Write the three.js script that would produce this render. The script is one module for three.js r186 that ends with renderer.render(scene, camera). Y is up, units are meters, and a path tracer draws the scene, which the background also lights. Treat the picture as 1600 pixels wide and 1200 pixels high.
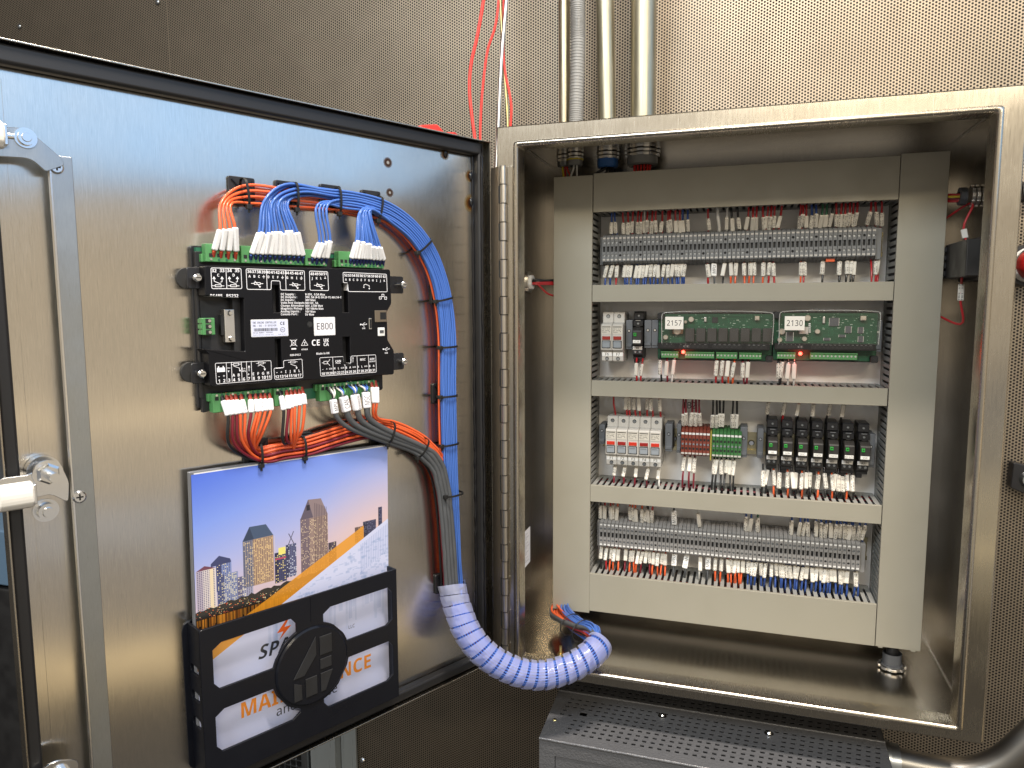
import * as THREE from 'three';
import { mergeGeometries, toCreasedNormals } from 'three/addons/utils/BufferGeometryUtils.js';
import { RoundedBoxGeometry } from 'three/addons/geometries/RoundedBoxGeometry.js';
import { RectAreaLightUniformsLib } from 'three/addons/lights/RectAreaLightUniformsLib.js';

// ---------- camera, lamps, exposure (metres; x right, y up, z out of the cabinet; YO lifts the cabinet's top edge to its height above the floor)
const YO = 1.75;
const scene = new THREE.Scene();
const CAM = new THREE.Vector3(0.3188, -0.2366, 0.947), FPX = 1132.2;
const camera = new THREE.PerspectiveCamera(2 * Math.atan(600 / FPX) * 180 / Math.PI, 4 / 3, 0.02, 60);
camera.rotation.order = 'YXZ';
camera.rotation.set(-0.1084, 0.3055, -0.0035);
camera.position.copy(CAM); camera.position.y += YO;
camera.updateMatrixWorld(true);
const renderer = new THREE.WebGLRenderer({ antialias: true });
renderer.toneMapping = THREE.LinearToneMapping;
renderer.toneMappingExposure = 1.0;
renderer.shadowMap.enabled = true;
RectAreaLightUniformsLib.init();
scene.background = new THREE.Color().setRGB(0.085, 0.074, 0.062);      // the dim tan of the lined room round the camera
function lamp(name, color, nits, w, h, at, to) {
  const l = new THREE.RectAreaLight(new THREE.Color().setRGB(...color), nits, w, h);
  l.name = name; l.position.set(at[0], at[1] + YO, at[2]); l.lookAt(to[0], to[1] + YO, to[2]); scene.add(l); return l;
}
lamp('unseen_overhead_lamp', [1, 0.9, 0.8], 320, 0.5, 0.09, [0.5, 1.25, 0.56], [0.42, -0.8, 0]);            // warm lamp out of view, placed almost overhead to light the heater top
lamp('unseen_strip_lamp', [1, 0.87, 0.66], 52, 1.2, 0.12, [1.1, 0.82, 2.0], [0.45, -0.35, -0.1]);            // warm lamp out of view behind the camera, casts the top lip's shadow
lamp('unseen_left_lamp', [0.87, 0.94, 1], 25, 0.9, 0.5, [-0.3, 1.12, 1.95], [0.3, -0.4, -0.1]);            // cool lamp out of view, high behind the camera, placed to light the panel
// area lamps out of view at the right, placed for the bands reflected in the door
lamp('unseen_blue_lamp', [0.38, 0.63, 1], 1.5, 3.4, 1.4, [2.1, 0.93, 0.6], [0.0, 0.93, 0.6]);  // unseen lamp for the blue reflection along the door top
lamp('unseen_tan_lamp', [1, 0.84, 0.62], 0.54, 3.4, 1.2, [2.1, -0.39, 0.6], [0.0, -0.39, 0.6]);  // unseen lamp for the tan reflection across the door
lamp('unseen_gold_lamp', [1, 0.76, 0.44], 0.62, 3.4, 0.07, [2.08, -0.66, 0.6], [0.0, -0.66, 0.6]);  // unseen thin lamp for the gold band halfway down the door
lamp('unseen_pale_lamp', [0.95, 0.96, 1], 0.46, 3.4, 0.2, [2.1, -1.1, 0.6], [0.0, -1.1, 0.6]);  // unseen lamp for the pale band below the door's middle
lamp('unseen_rear_lamp', [1, 0.87, 0.68], 0.6, 5.0, 1.7, [0.3, 0.32, 2.5], [0.3, 0.32, 0]);               // area lamp out of view behind the camera, brightens the front frame
lamp('unseen_rear_low_lamp', [0.9, 0.94, 1], 0.24, 5.0, 0.9, [0.3, -0.98, 2.5], [0.3, -0.98, 0]);  // dimmer cool lamp, also out of view, reflected low in the frame
lamp('unseen_rear_gold_lamp', [1, 0.8, 0.42], 0.95, 0.8, 0.42, [1.4, -1.2, 2.45], [1.4, -1.2, 0]);  // unseen lamp for the gold reflections low at the cabinet's right
lamp('unseen_low_tan_lamp', [1, 0.88, 0.74], 0.31, 3.4, 0.37, [2.1, -1.39, 0.6], [0.0, -1.39, 0.6]);  // unseen lamp that brightens the lower door reflection
lamp('unseen_low_gold_lamp', [1, 0.76, 0.42], 1.15, 3.4, 0.16, [2.1, -1.66, 0.6], [0.0, -1.66, 0.6]);  // unseen lamp for the gold band near the door's bottom

// ---------- helpers
let seed = 20240611;
const rnd = () => { seed = (seed * 1664525 + 1013904223) >>> 0; return seed / 4294967296; };
const rr = (a, b) => a + (b - a) * rnd();
const V = (x, y, z) => new THREE.Vector3(x, y, z);
const { PI, sin, cos, abs, min, max, hypot } = Math;
const lerp = (a, b, t) => a + (b - a) * t;

// Points measured on the photograph (1600 x 1200) turned into places on the planes they lie on.
const sight = (u, v) => V((u - 800) / FPX, -(v - 600) / FPX, -1).applyEuler(camera.rotation);
const onZ = (u, v, z) => { const d = sight(u, v), t = (z - CAM.z) / d.z; return V(CAM.x + t * d.x, CAM.y + t * d.y, z); };
const onX = (u, v, x) => { const d = sight(u, v), t = (x - CAM.x) / d.x; return V(x, CAM.y + t * d.y, CAM.z + t * d.z); };
const onY = (u, v, y) => { const d = sight(u, v), t = (y - CAM.y) / d.y; return V(CAM.x + t * d.x, y, CAM.z + t * d.z); };
// The door stands open about its hinge: its own axes are x towards the hinge, y up, z out of its inner face.
const HINGE = V(-0.0119, 0, -0.0105), TURN = 1.0901;
const DX = V(cos(TURN), 0, -sin(TURN)), DZ = V(sin(TURN), 0, cos(TURN));
const onDoor = (u, v, off) => { const d = sight(u, v), o = V().copy(HINGE).addScaledVector(DZ, off).sub(CAM), t = o.dot(DZ) / d.dot(DZ), p = d.multiplyScalar(t).add(CAM).sub(HINGE); return V(p.dot(DX), p.y, off); };
const doorToWorld = (p) => V(HINGE.x, p.y, HINGE.z).addScaledVector(DX, p.x).addScaledVector(DZ, p.z);

// geometry
const plain = (g) => {
  if (g.index) g = g.toNonIndexed();
  for (const k of Object.keys(g.attributes)) if (!['position', 'normal', 'uv'].includes(k)) g.deleteAttribute(k);
  if (!g.attributes.normal) g.computeVertexNormals();
  if (!g.attributes.uv) g.setAttribute('uv', new THREE.BufferAttribute(new Float32Array(g.attributes.position.count * 2), 2));
  g.clearGroups(); return g;
};
const bx = (x0, x1, y0, y1, z0, z1, r = 0) => {
  const w = abs(x1 - x0), h = abs(y1 - y0), d = abs(z1 - z0), rad = min(r, w / 2.01, h / 2.01, d / 2.01);
  const g = r > 0 ? new RoundedBoxGeometry(w, h, d, 1, rad) : new THREE.BoxGeometry(w, h, d);
  return g.translate((x0 + x1) / 2, (y0 + y1) / 2, (z0 + z1) / 2);
};
const shapeOf = (pts) => { const s = new THREE.Shape(); pts.forEach((p, i) => i ? s.lineTo(p[0], p[1]) : s.moveTo(p[0], p[1])); s.closePath(); return s; };
const pathOf = (pts) => { const s = new THREE.Path(); pts.forEach((p, i) => i ? s.lineTo(p[0], p[1]) : s.moveTo(p[0], p[1])); s.closePath(); return s; };
function rounded(pts, r, n = 4) {                                        // polygon with rounded corners
  const out = [], k = pts.length, R = (i) => Array.isArray(r) ? r[i] : r;
  for (let i = 0; i < k; i++) {
    const a = pts[(i + k - 1) % k], b = pts[i], c = pts[(i + 1) % k], la = hypot(a[0] - b[0], a[1] - b[1]), lc = hypot(c[0] - b[0], c[1] - b[1]), q = min(R(i), la * 0.45, lc * 0.45);
    if (q <= 0) { out.push(b); continue; }
    const s = [b[0] + (a[0] - b[0]) / la * q, b[1] + (a[1] - b[1]) / la * q], e = [b[0] + (c[0] - b[0]) / lc * q, b[1] + (c[1] - b[1]) / lc * q];
    for (let j = 0; j <= n; j++) { const t = j / n; out.push([(1 - t) ** 2 * s[0] + 2 * t * (1 - t) * b[0] + t * t * e[0], (1 - t) ** 2 * s[1] + 2 * t * (1 - t) * b[1] + t * t * e[1]]); }
  }
  return out;
}
const rect = (x0, x1, y0, y1) => [[x0, y0], [x1, y0], [x1, y1], [x0, y1]];
function ex(pts, z0, z1, holes = [], bevel = 0) {                         // outline in x, y drawn out from z0 to z1
  const s = Array.isArray(pts) ? shapeOf(pts) : pts;
  holes.forEach((h) => s.holes.push(pathOf(h)));
  const g = new THREE.ExtrudeGeometry(s, { depth: z1 - z0 - 2 * bevel, bevelEnabled: bevel > 0, bevelSize: bevel, bevelOffset: -bevel, bevelThickness: bevel, bevelSegments: 1, curveSegments: 8 });
  return g.translate(0, 0, z0 + bevel);
}
function profileX(pts, x0, x1, bevel = 0.0003) {                          // outline in z, y drawn out along x
  return ex(pts.map(([z, y]) => [-z, y]), x0, x1, [], bevel).applyMatrix4(new THREE.Matrix4().set(0, 0, 1, 0, 0, 1, 0, 0, -1, 0, 0, 0, 0, 0, 0, 1));
}
const circle = (cx, cy, r, n = 16) => Array.from({ length: n }, (_, i) => [cx + r * cos(i / n * 2 * PI), cy + r * sin(i / n * 2 * PI)]);
const cyl = (r0, r1, h, at, axis = 'y', n = 18, open = false) => {
  const g = new THREE.CylinderGeometry(r1, r0, h, n, 1, open);
  if (axis === 'x') g.rotateZ(-PI / 2); if (axis === 'z') g.rotateX(PI / 2);
  return g.translate(...at);
};
const lathe = (pts, at, axis = 'y', n = 24) => { let g = new THREE.LatheGeometry(pts.map((p) => new THREE.Vector2(p[0], p[1])), n); g = toCreasedNormals(g, 0.6); if (axis === 'x') g.rotateZ(-PI / 2); if (axis === 'z') g.rotateX(PI / 2); return g.translate(...at); };
class Poly extends THREE.Curve {                                          // smooth curve through points, by length
  constructor(p) { super(); this.c = new THREE.CatmullRomCurve3(p, false, 'centripetal'); }
  getPoint(t, o) { return this.c.getPointAt(min(1, max(0, t)), o); }
}
const tube = (p, r, seg = 24, rad = 8) => new THREE.TubeGeometry(new THREE.CatmullRomCurve3(p, false, 'centripetal'), seg, r, rad, false);
function metre(g, s) {                                                    // uv in metres over s, from whichever way each face looks
  const p = g.attributes.position, uv = new Float32Array(p.count * 2), a = V(), b = V(), c = V(), n = V();
  for (let i = 0; i < p.count; i += 3) {
    a.fromBufferAttribute(p, i); b.fromBufferAttribute(p, i + 1); c.fromBufferAttribute(p, i + 2);
    n.copy(b).sub(a).cross(c.clone().sub(a)); const x = abs(n.x), y = abs(n.y), z = abs(n.z);
    [a, b, c].forEach((q, k) => { const [u, v] = x > y && x > z ? [q.z, q.y] : y > z ? [q.x, q.z] : [q.x, q.y]; uv[(i + k) * 2] = u / s; uv[(i + k) * 2 + 1] = v / s; });
  }
  g.setAttribute('uv', new THREE.BufferAttribute(uv, 2)); return g;
}
const used = {};
const numbered = (n) => { const k = used[n] = (used[n] ?? -1) + 1; return k ? n + '_' + String(k).padStart(3, '0') : n; };
function build(name, geos, mat) {
  const list = [].concat(geos).map(plain), g = list.length > 1 ? mergeGeometries(list) : list[0];
  const m0 = Array.isArray(mat) ? mat[0] : mat;
  if (m0.userData.metre) metre(g, m0.userData.metre);
  const m = new THREE.Mesh(g, mat); m.name = name; m.castShadow = m.receiveShadow = true; return m;
}
function part(parent, name, geos, mat) { const m = build(name, geos, mat); parent.add(m); return m; }
function tag(o, label, category, group, kind) { if (label) o.userData.label = label; if (category) o.userData.category = category; if (group) o.userData.group = group; if (kind) o.userData.kind = kind; return o; }
function thing(name, label, category, group, onDoorFace) {
  const o = new THREE.Group(); o.name = numbered(name); scene.add(o); tag(o, label, category, group);
  if (onDoorFace) { o.position.copy(HINGE); o.rotation.y = TURN; }
  return o;
}
function single(name, label, category, geos, mat, group, onDoorFace) { const m = build(numbered(name), geos, mat); scene.add(m); tag(m, label, category, group); if (onDoorFace) { m.position.copy(HINGE); m.rotation.y = TURN; } return m; }
const ORD = 'first second third fourth fifth sixth seventh eighth ninth tenth eleventh twelfth thirteenth fourteenth fifteenth sixteenth seventeenth eighteenth nineteenth'.split(' ');
const TENS = { 2: 'twent', 3: 'thirt', 4: 'fort', 5: 'fift', 6: 'sixt' };
const ordinal = (i) => i < 20 ? ORD[i - 1] : i % 10 ? TENS[i / 10 | 0] + 'y-' + ORD[i % 10 - 1] : TENS[i / 10 | 0] + 'ieth';
// ---------- materials
const noise1 = (n) => { const a = Array.from({ length: n }, rnd); return (x) => { x = ((x % n) + n) % n; const i = Math.floor(x), f = x - i, s = f * f * (3 - 2 * f); return lerp(a[i], a[(i + 1) % n], s); }; };
function noise2(n) { const a = Float32Array.from({ length: n * n }, rnd); return (x, y) => { x = ((x % n) + n) % n; y = ((y % n) + n) % n; const i = x | 0, j = y | 0, f = x - i, g = y - j, s = f * f * (3 - 2 * f), t = g * g * (3 - 2 * g), k = (i + 1) % n, l = (j + 1) % n; return lerp(lerp(a[j * n + i], a[j * n + k], s), lerp(a[l * n + i], a[l * n + k], s), t); }; }
function field(w, h, f, srgb = false) {                                     // grey or colour texture from a function of pixel place
  const d = new Uint8Array(w * h * 4);
  for (let y = 0; y < h; y++) for (let x = 0; x < w; x++) { const v = f(x, y), o = (y * w + x) * 4, c = Array.isArray(v) ? v : [v, v, v]; for (let k = 0; k < 3; k++) d[o + k] = max(0, min(255, c[k] * 255)); d[o + 3] = 255; }
  const t = new THREE.DataTexture(d, w, h); t.wrapS = t.wrapT = THREE.RepeatWrapping; t.magFilter = THREE.LinearFilter; t.minFilter = THREE.LinearMipmapLinearFilter; if (srgb) t.colorSpace = THREE.SRGBColorSpace; t.needsUpdate = true; return t;
}
const grain = (() => {                                                      // brushed steel: short strokes along v
  const n = 512, a = new Float32Array(n * n), blot = noise2(8), fine = noise2(128);
  for (let s = 0; s < 17000; s++) { const x = rnd() * n | 0, y = rnd() * n | 0, l = rr(6, 44) | 0, v = rr(-1, 1) * 0.3; for (let k = 0; k < l; k++) a[((y + k) % n) * n + x] += v * sin(PI * k / l); }
  return { rough: field(n, n, (x, y) => 0.66 + a[y * n + x] * 0.16 + (blot(x / 64, y / 64) - 0.5) * 0.16 + (fine(x / 4, y / 4) - 0.5) * 0.02), tint: field(n, n, (x, y) => 0.89 + a[y * n + x] * 0.14 + (blot(x / 64 + 3, y / 64) - 0.5) * 0.04), a };
})();
const clone = (t, r, s = r) => { const c = t.clone(); c.repeat.set(r, s); c.needsUpdate = true; return c; };
const std = (color, roughness, metalness = 0, o = {}) => new THREE.MeshPhysicalMaterial({ color: new THREE.Color().setRGB(...color), roughness, metalness, ...o });
const steel = (color, rough, aniso, metreSize = 0.28) => { const m = std(color, rough, 1, { map: grain.tint, roughnessMap: grain.rough, anisotropy: aniso }); m.userData.metre = metreSize; return m; };
const speck = noise2(64), speckTex = field(256, 256, (x, y) => 0.5 + (speck(x / 4, y / 4) - 0.5) * 0.7 + (speck(x / 16, y / 16) - 0.5) * 0.3);
const smudge = noise2(16), smudgeTex = field(256, 256, (x, y) => 0.75 + (smudge(x / 16, y / 16) - 0.5) * 0.5 + (smudge(x / 40 + 5, y / 40) - 0.5) * 0.4);
const plastic = (color, rough, metreSize = 0.2, o = {}) => { const m = std(color, rough, 0, { roughnessMap: smudgeTex, ...o }); m.roughness = rough / 0.75; m.userData.metre = metreSize; return m; };
const M = {
  steel: steel([0.58, 0.55, 0.5], 0.42, 0.6), steelDoor: steel([0.74, 0.705, 0.645], 0.3, 0.8, 0.22), steelFrame: steel([0.52, 0.475, 0.4], 0.4, 0.5), steelIn: steel([0.58, 0.54, 0.475], 0.33, 0.4),
  hinge: std([0.52, 0.48, 0.42], 0.3, 1), zinc: steel([0.47, 0.5, 0.52], 0.52, 0.25, 0.12), bolt: std([0.75, 0.76, 0.77], 0.2, 1), chrome: std([0.72, 0.7, 0.66], 0.34, 1),
  emt: steel([0.44, 0.4, 0.29], 0.62, 0.2, 0.3), rail: steel([0.66, 0.58, 0.36], 0.35, 0.2, 0.1),
  gasket: std([0.012, 0.012, 0.013], 0.42), sealant: std([0.008, 0.008, 0.009], 0.14), rubber: std([0.02, 0.02, 0.02], 0.7), black: plastic([0.012, 0.012, 0.014], 0.42), blackShine: plastic([0.005, 0.006, 0.01], 0.4, 0.2, { specularIntensity: 0.35 }), blackMatte: plastic([0.016, 0.016, 0.017], 0.6),
  duct: plastic([0.33, 0.312, 0.252], 0.5, 0.25), ductIn: plastic([0.17, 0.17, 0.17], 0.6), panel: plastic([0.84, 0.82, 0.79], 0.3, 0.3),
  grey: plastic([0.17, 0.175, 0.18], 0.5), galvanized: std([0.33, 0.35, 0.345], 0.5, 0.35, { roughnessMap: smudgeTex }), hingeDark: std([0.3, 0.26, 0.21], 0.4, 1), greyDark: plastic([0.075, 0.08, 0.088], 0.5), clampGrey: plastic([0.13, 0.14, 0.155], 0.5), dark: std([0.01, 0.01, 0.01], 0.6), white: std([0.78, 0.78, 0.76], 0.45), whiteSleeve: std([0.8, 0.8, 0.8], 0.42), offwhite: plastic([0.53, 0.51, 0.47], 0.45),
  lever: plastic([0.27, 0.3, 0.33], 0.35), red: std([0.55, 0.03, 0.01], 0.18, 0, { clearcoat: 0.6 }), redDim: std([0.28, 0.012, 0.008], 0.2, 0, { clearcoat: 0.6 }), maroon: plastic([0.2, 0.042, 0.025], 0.5), greenTerm: plastic([0.045, 0.17, 0.05], 0.5), yellowGreen: plastic([0.35, 0.3, 0.05], 0.5), plug: plastic([0.075, 0.255, 0.085], 0.42), plugDeep: plastic([0.02, 0.13, 0.07], 0.45),
  pcb: plastic([0.012, 0.075, 0.035], 0.35, 0.05), relayCase: plastic([0.03, 0.028, 0.026], 0.42), button: plastic([0.02, 0.33, 0.04], 0.4), nylon: std([0.8, 0.77, 0.7], 0.5, 0, { roughnessMap: smudgeTex }),
  wireBlue: std([0.06, 0.155, 0.5], 0.32), wireNavy: std([0.035, 0.085, 0.31], 0.4), wireOrange: std([0.78, 0.125, 0.035], 0.34), wireRed: std([0.45, 0.02, 0.025], 0.36), wireMaroon: std([0.19, 0.012, 0.025], 0.34), wireBlack: std([0.012, 0.012, 0.013], 0.36), wireGrey: std([0.085, 0.09, 0.095], 0.5), wireWhite: std([0.7, 0.69, 0.65], 0.4), wireGreen: std([0.04, 0.15, 0.08], 0.4), wireYellow: std([0.62, 0.5, 0.03], 0.4), wireBright: std([0.72, 0.04, 0.03], 0.38),
  ferruleRed: std([0.4, 0.05, 0.025], 0.4), ferruleNavy: std([0.012, 0.02, 0.09], 0.4), blueHub: std([0.03, 0.12, 0.36], 0.45), flex: plastic([0.22, 0.22, 0.21], 0.42), hammered: null, brass: std([0.7, 0.55, 0.25], 0.3, 1), cap: std([0.55, 0.5, 0.42], 0.35, 0.6), gold: std([0.75, 0.58, 0.25], 0.3, 1),
  clear: new THREE.MeshPhysicalMaterial({ color: 0xffffff, roughness: 0.04, transmission: 1, thickness: 0, ior: 1.5, specularIntensity: 1 }),
  wrap: new THREE.MeshPhysicalMaterial({ color: new THREE.Color().setRGB(0.68, 0.72, 0.99), roughness: 0.5, transmission: 0.68, thickness: 0, ior: 1.45, clearcoat: 1, clearcoatRoughness: 0.12, side: THREE.DoubleSide }),  // wrap: bluish sky light put into the colour of milky white plastic
  led: std([0.8, 0.05, 0.03], 0.3, 0, { emissive: new THREE.Color().setRGB(1, 0.05, 0.03), emissiveIntensity: 12 }),
  insulation: std([0.02, 0.018, 0.016], 0.95),
};
for (const k of ['wireBlue', 'wireOrange', 'wireMaroon', 'wireRed', 'wireBlack', 'plug', 'blackShine']) { M[k].clearcoat = 0.25; M[k].clearcoatRoughness = 0.2; }
M.hammered = std([0.14, 0.141, 0.148], 0.42, 0.2, { bumpMap: speckTex, bumpScale: 0.0006, roughnessMap: smudgeTex }); M.hammered.userData.metre = 0.11;

// canvas pictures and lettering
function canvasTex(w, h, draw) { const c = document.createElement('canvas'); c.width = w; c.height = h; const x = c.getContext('2d'); draw(x, w, h); const t = new THREE.CanvasTexture(c); t.colorSpace = THREE.SRGBColorSpace; return t; }
const printed = (t, rough = 0.45, o = {}) => new THREE.MeshPhysicalMaterial({ map: t, roughness: rough, ...o });
const card = (x0, x1, y0, y1, z) => new THREE.PlaneGeometry(x1 - x0, y1 - y0).translate((x0 + x1) / 2, (y0 + y1) / 2, z);
const plate = (text, w, h, px, font, bg = '#f1efe9', fg = '#1b1b1b', dy = 0) => printed(canvasTex(w, h, (x) => { x.fillStyle = bg; x.fillRect(0, 0, w, h); x.fillStyle = fg; x.textAlign = 'center'; x.textBaseline = 'middle'; x.font = px + 'px ' + font; x.fillText(text, w / 2, h / 2 + dy); }), 0.4);
// one sheet of printed wire markers: 8 x 4 fields, each two lines of terminal numbers read along the wire
const MARKS = canvasTex(1024, 512, (x) => {
  x.fillStyle = '#d6d1c6'; x.fillRect(0, 0, 1024, 512);
  for (let i = 0; i < 32; i++) {
    x.save(); x.translate((i % 8) * 128 + 64, (i / 8 | 0) * 128 + 64); x.rotate(-PI / 2); x.fillStyle = '#26241f'; x.font = 'bold 33px monospace'; x.textAlign = 'center'; x.textBaseline = 'middle';
    if (i < 26) { const a = 'TB' + (1 + i % 3) + ' ' + String(10 + (i * 7) % 49), b = (i % 4 < 2 ? 'TB' + (1 + (i + 1) % 3) : 'R' + (1 + i % 7)) + ' ' + (1 + (i * 5) % 14); x.fillText(a, 0, -30); if (i % 5) x.fillText(b, 0, 22); }
    x.restore();
  }
});
const marked = printed(MARKS, 0.45);
// ---------- the lined wall behind, the floor
const W = 0.6096, H = 0.762, D = 0.248, ZP = -0.235;                       // cabinet width, height, depth; face of the mounting panel
const HOLE = 0.0049, holeMap = field(128, 74, (x, y) => {                  // staggered round holes
  const u = (x + 0.5) / 128 * Math.sqrt(3), v = (y + 0.5) / 74; let d = 9;
  for (let i = -1; i < 2; i++) for (let j = -1; j < 2; j++) d = min(d, hypot(u - i * Math.sqrt(3), v - j), hypot(u - (i + 0.5) * Math.sqrt(3), v - (j + 0.5)));
  return max(0, min(1, (d - 0.325) * 9 + 0.5));
});
const wallBlot = noise2(16), wallTint = field(256, 256, (x, y) => 0.9 + (wallBlot(x / 16, y / 16) - 0.5) * 0.1 + (speck(x / 4, y / 4) - 0.5) * 0.08); wallTint.repeat.set(0.4, 0.4);
function perforated(color, rough) {
  const s = 0.3, m = std(color, rough, 0.85, { map: wallTint, alphaMap: clone(holeMap, s / (HOLE * Math.sqrt(3)), s / HOLE), alphaTest: 0.5 });
  m.userData.metre = s; return m;
}
const perfMat = perforated([0.36, 0.305, 0.235], 0.5);
{
  const wall = thing('perforated_wall', 'perforated metal liner wall behind the cabinet and its door', 'wall'); tag(wall, 0, 0, 0, 'structure');
  const sheet = (x0, x1, z) => new THREE.PlaneGeometry(x1 - x0, 3.1).translate((x0 + x1) / 2, -0.2, z);
  part(wall, 'wall_panel', sheet(-0.7985, 2.0, -0.3), perfMat);
  part(wall, 'wall_panel', sheet(-3.0, -0.797, -0.303), perfMat);
  part(wall, 'backing', bx(-3.0, 2.0, -1.75, 1.35, -0.345, -0.325), M.insulation);
  for (const [u, v] of [[30, 41], [246, 3]]) { const p = onZ(u, v, -0.3); part(wall, 'rivet', new THREE.SphereGeometry(0.005, 12, 6).scale(1, 1, 0.5).translate(p.x, p.y, -0.3), M.zinc); }
  const floor = single('floor', 0, 0, bx(-3, 3.2, -1.77, -1.75, -0.3, 4), plastic([0.085, 0.082, 0.08], 0.7)); tag(floor, 'unseen dark enclosure floor below the cabinet', 'floor', 0, 'structure');  // out of view, placed to darken the lowest reflections in the door
  const post = thing('wall_post', 'galvanized sheet post against the perforated wall under the open door', 'post');
  part(post, 'web', bx(-0.505, -0.447, -1.74, -0.99, -0.298, -0.27), M.galvanized);
  part(post, 'flange', bx(-0.446, -0.411, -1.74, -0.99, -0.298, -0.291, 0.001), M.galvanized);
  { const p = onZ(566, 1188, -0.29); part(post, 'bolt_head', lathe([[0, 0.004], [0.0035, 0.0035], [0.0055, 0.001], [0.0055, 0]], [p.x, p.y, -0.291], 'z', 12), M.bolt); }
  const grille = thing('wire_grille', 'black wire mesh grille beside the galvanized post below the door', 'grille');
  part(grille, 'frame', [bx(-0.522, -0.508, -1.74, -1.0, -0.296, -0.262), bx(-0.8, -0.79, -1.74, -1.0, -0.296, -0.262)], M.zinc);
  const wires = []; for (let i = 0; i < 20; i++) wires.push(bx(-0.79 + i * 0.0138, -0.788 + i * 0.0138, -1.74, -1.0, -0.272, -0.27)); for (let i = 0; i < 50; i++) wires.push(bx(-0.79, -0.522, -1.73 + i * 0.0145, -1.728 + i * 0.0145, -0.27, -0.268));
  part(grille, 'mesh', wires, M.zinc); part(grille, 'dark_cavity', bx(-0.79, -0.522, -1.74, -1.0, -0.297, -0.29), M.dark);
}
// ---------- the cabinet
const cabinet = thing('electrical_cabinet', 'open brushed stainless steel wall cabinet with a wired panel inside', 'cabinet');
{
  const t = 0.002;
  part(cabinet, 'side_wall', bx(0, t, -H, 0, -D, -0.006), M.steelIn); part(cabinet, 'side_wall', bx(W - t, W, -H, 0, -D, -0.006), M.steelIn);
  part(cabinet, 'top_wall', bx(t, W - t, -t, 0, -D, -0.006), M.steelIn); part(cabinet, 'bottom_wall', bx(t, W - t, -H, -H + t, -D, -0.006), M.steelIn);
  part(cabinet, 'back_wall', bx(t, W - t, -H + t, -t, -D, -D + t), M.steelIn);
  // front frame: flat flange that rolls over into a rounded rain lip
  const L = 0.0235, T = 0.0203, R = 0.0222, B = 0.0128;
  const prof = [[0, 0, -0.02], [0, 0, -0.0015], [0, 0.0015, 0], [0.5, 0, 0], [1, 0, 0], [1, 0.0004, 0.0004]];
  for (let i = 0; i <= 14; i++) { const a = PI - i / 14 * PI * 0.99; prof.push([1, 0.0042 + 0.004 * cos(a), 0.001 + 0.0052 * sin(a)]); }
  prof.push([1, 0.0083, -0.022], [1, 0.0065, -0.0225], [1, 0.006, -0.0015]);
  const ring = ([k, e, z]) => { const x0 = k * L + e, x1 = W - k * R - e, y1 = -k * T - e, y0 = -H + k * B + e, r = k ? max(0.001, 0.006 - e * 0.4) : 0.0022; return rounded(rect(x0, x1, y0, y1), r, 4).map(([x, y]) => [x, y, z]); };
  const rings = prof.map(ring), n = rings[0].length, pos = [];
  for (let i = 0; i < rings.length - 1; i++) for (let j = 0; j < n; j++) { const a = rings[i][j], b = rings[i][(j + 1) % n], c = rings[i + 1][(j + 1) % n], d = rings[i + 1][j]; pos.push(...a, ...b, ...c, ...a, ...c, ...d); }
  let g = new THREE.BufferGeometry(); g.setAttribute('position', new THREE.Float32BufferAttribute(pos, 3)); g = toCreasedNormals(g, 0.3);
  part(cabinet, 'front_frame', g, M.steelFrame);
  // weld seams at the inner corners
  for (const g of [tube([V(0.0024, -0.003, -0.04), V(0.0024, -0.003, -D)], 0.0012, 2, 6), tube([V(W - 0.0024, -H + 0.003, -0.03), V(W - 0.0024, -H + 0.003, -D)], 0.0012, 2, 6), tube([V(W - 0.0024, -0.003, -0.04), V(W - 0.0024, -0.003, -D)], 0.0012, 2, 6)]) part(cabinet, 'weld_seam', g, M.chrome);
  // sticker on the inner left side, stud in the floor
  { const a = onX(828, 822, 0.002), b = onX(815, 893, 0.002), z0 = a.z, z1 = b.z;
    const tx = canvasTex(128, 256, (x) => { x.fillStyle = '#e9eaef'; x.fillRect(0, 0, 128, 256); x.fillStyle = '#8b8d96'; for (let i = 0; i < 17; i++) x.fillRect(12, 14 + i * 13, 40 + ((i * 37) % 60), 4); });
    part(cabinet, 'sticker', new THREE.PlaneGeometry(abs(z1 - z0), abs(a.y - b.y)).rotateY(PI / 2).translate(0.0024, (a.y + b.y) / 2, (z0 + z1) / 2), printed(tx)); }
  { const p = onY(876, 1023, -H + 0.002); part(cabinet, 'ground_stud', [cyl(0.002, 0.002, 0.014, [p.x, -H + 0.009, p.z]), cyl(0.005, 0.005, 0.003, [p.x, -H + 0.0035, p.z], 'y', 6)], M.brass); }
}
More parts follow.
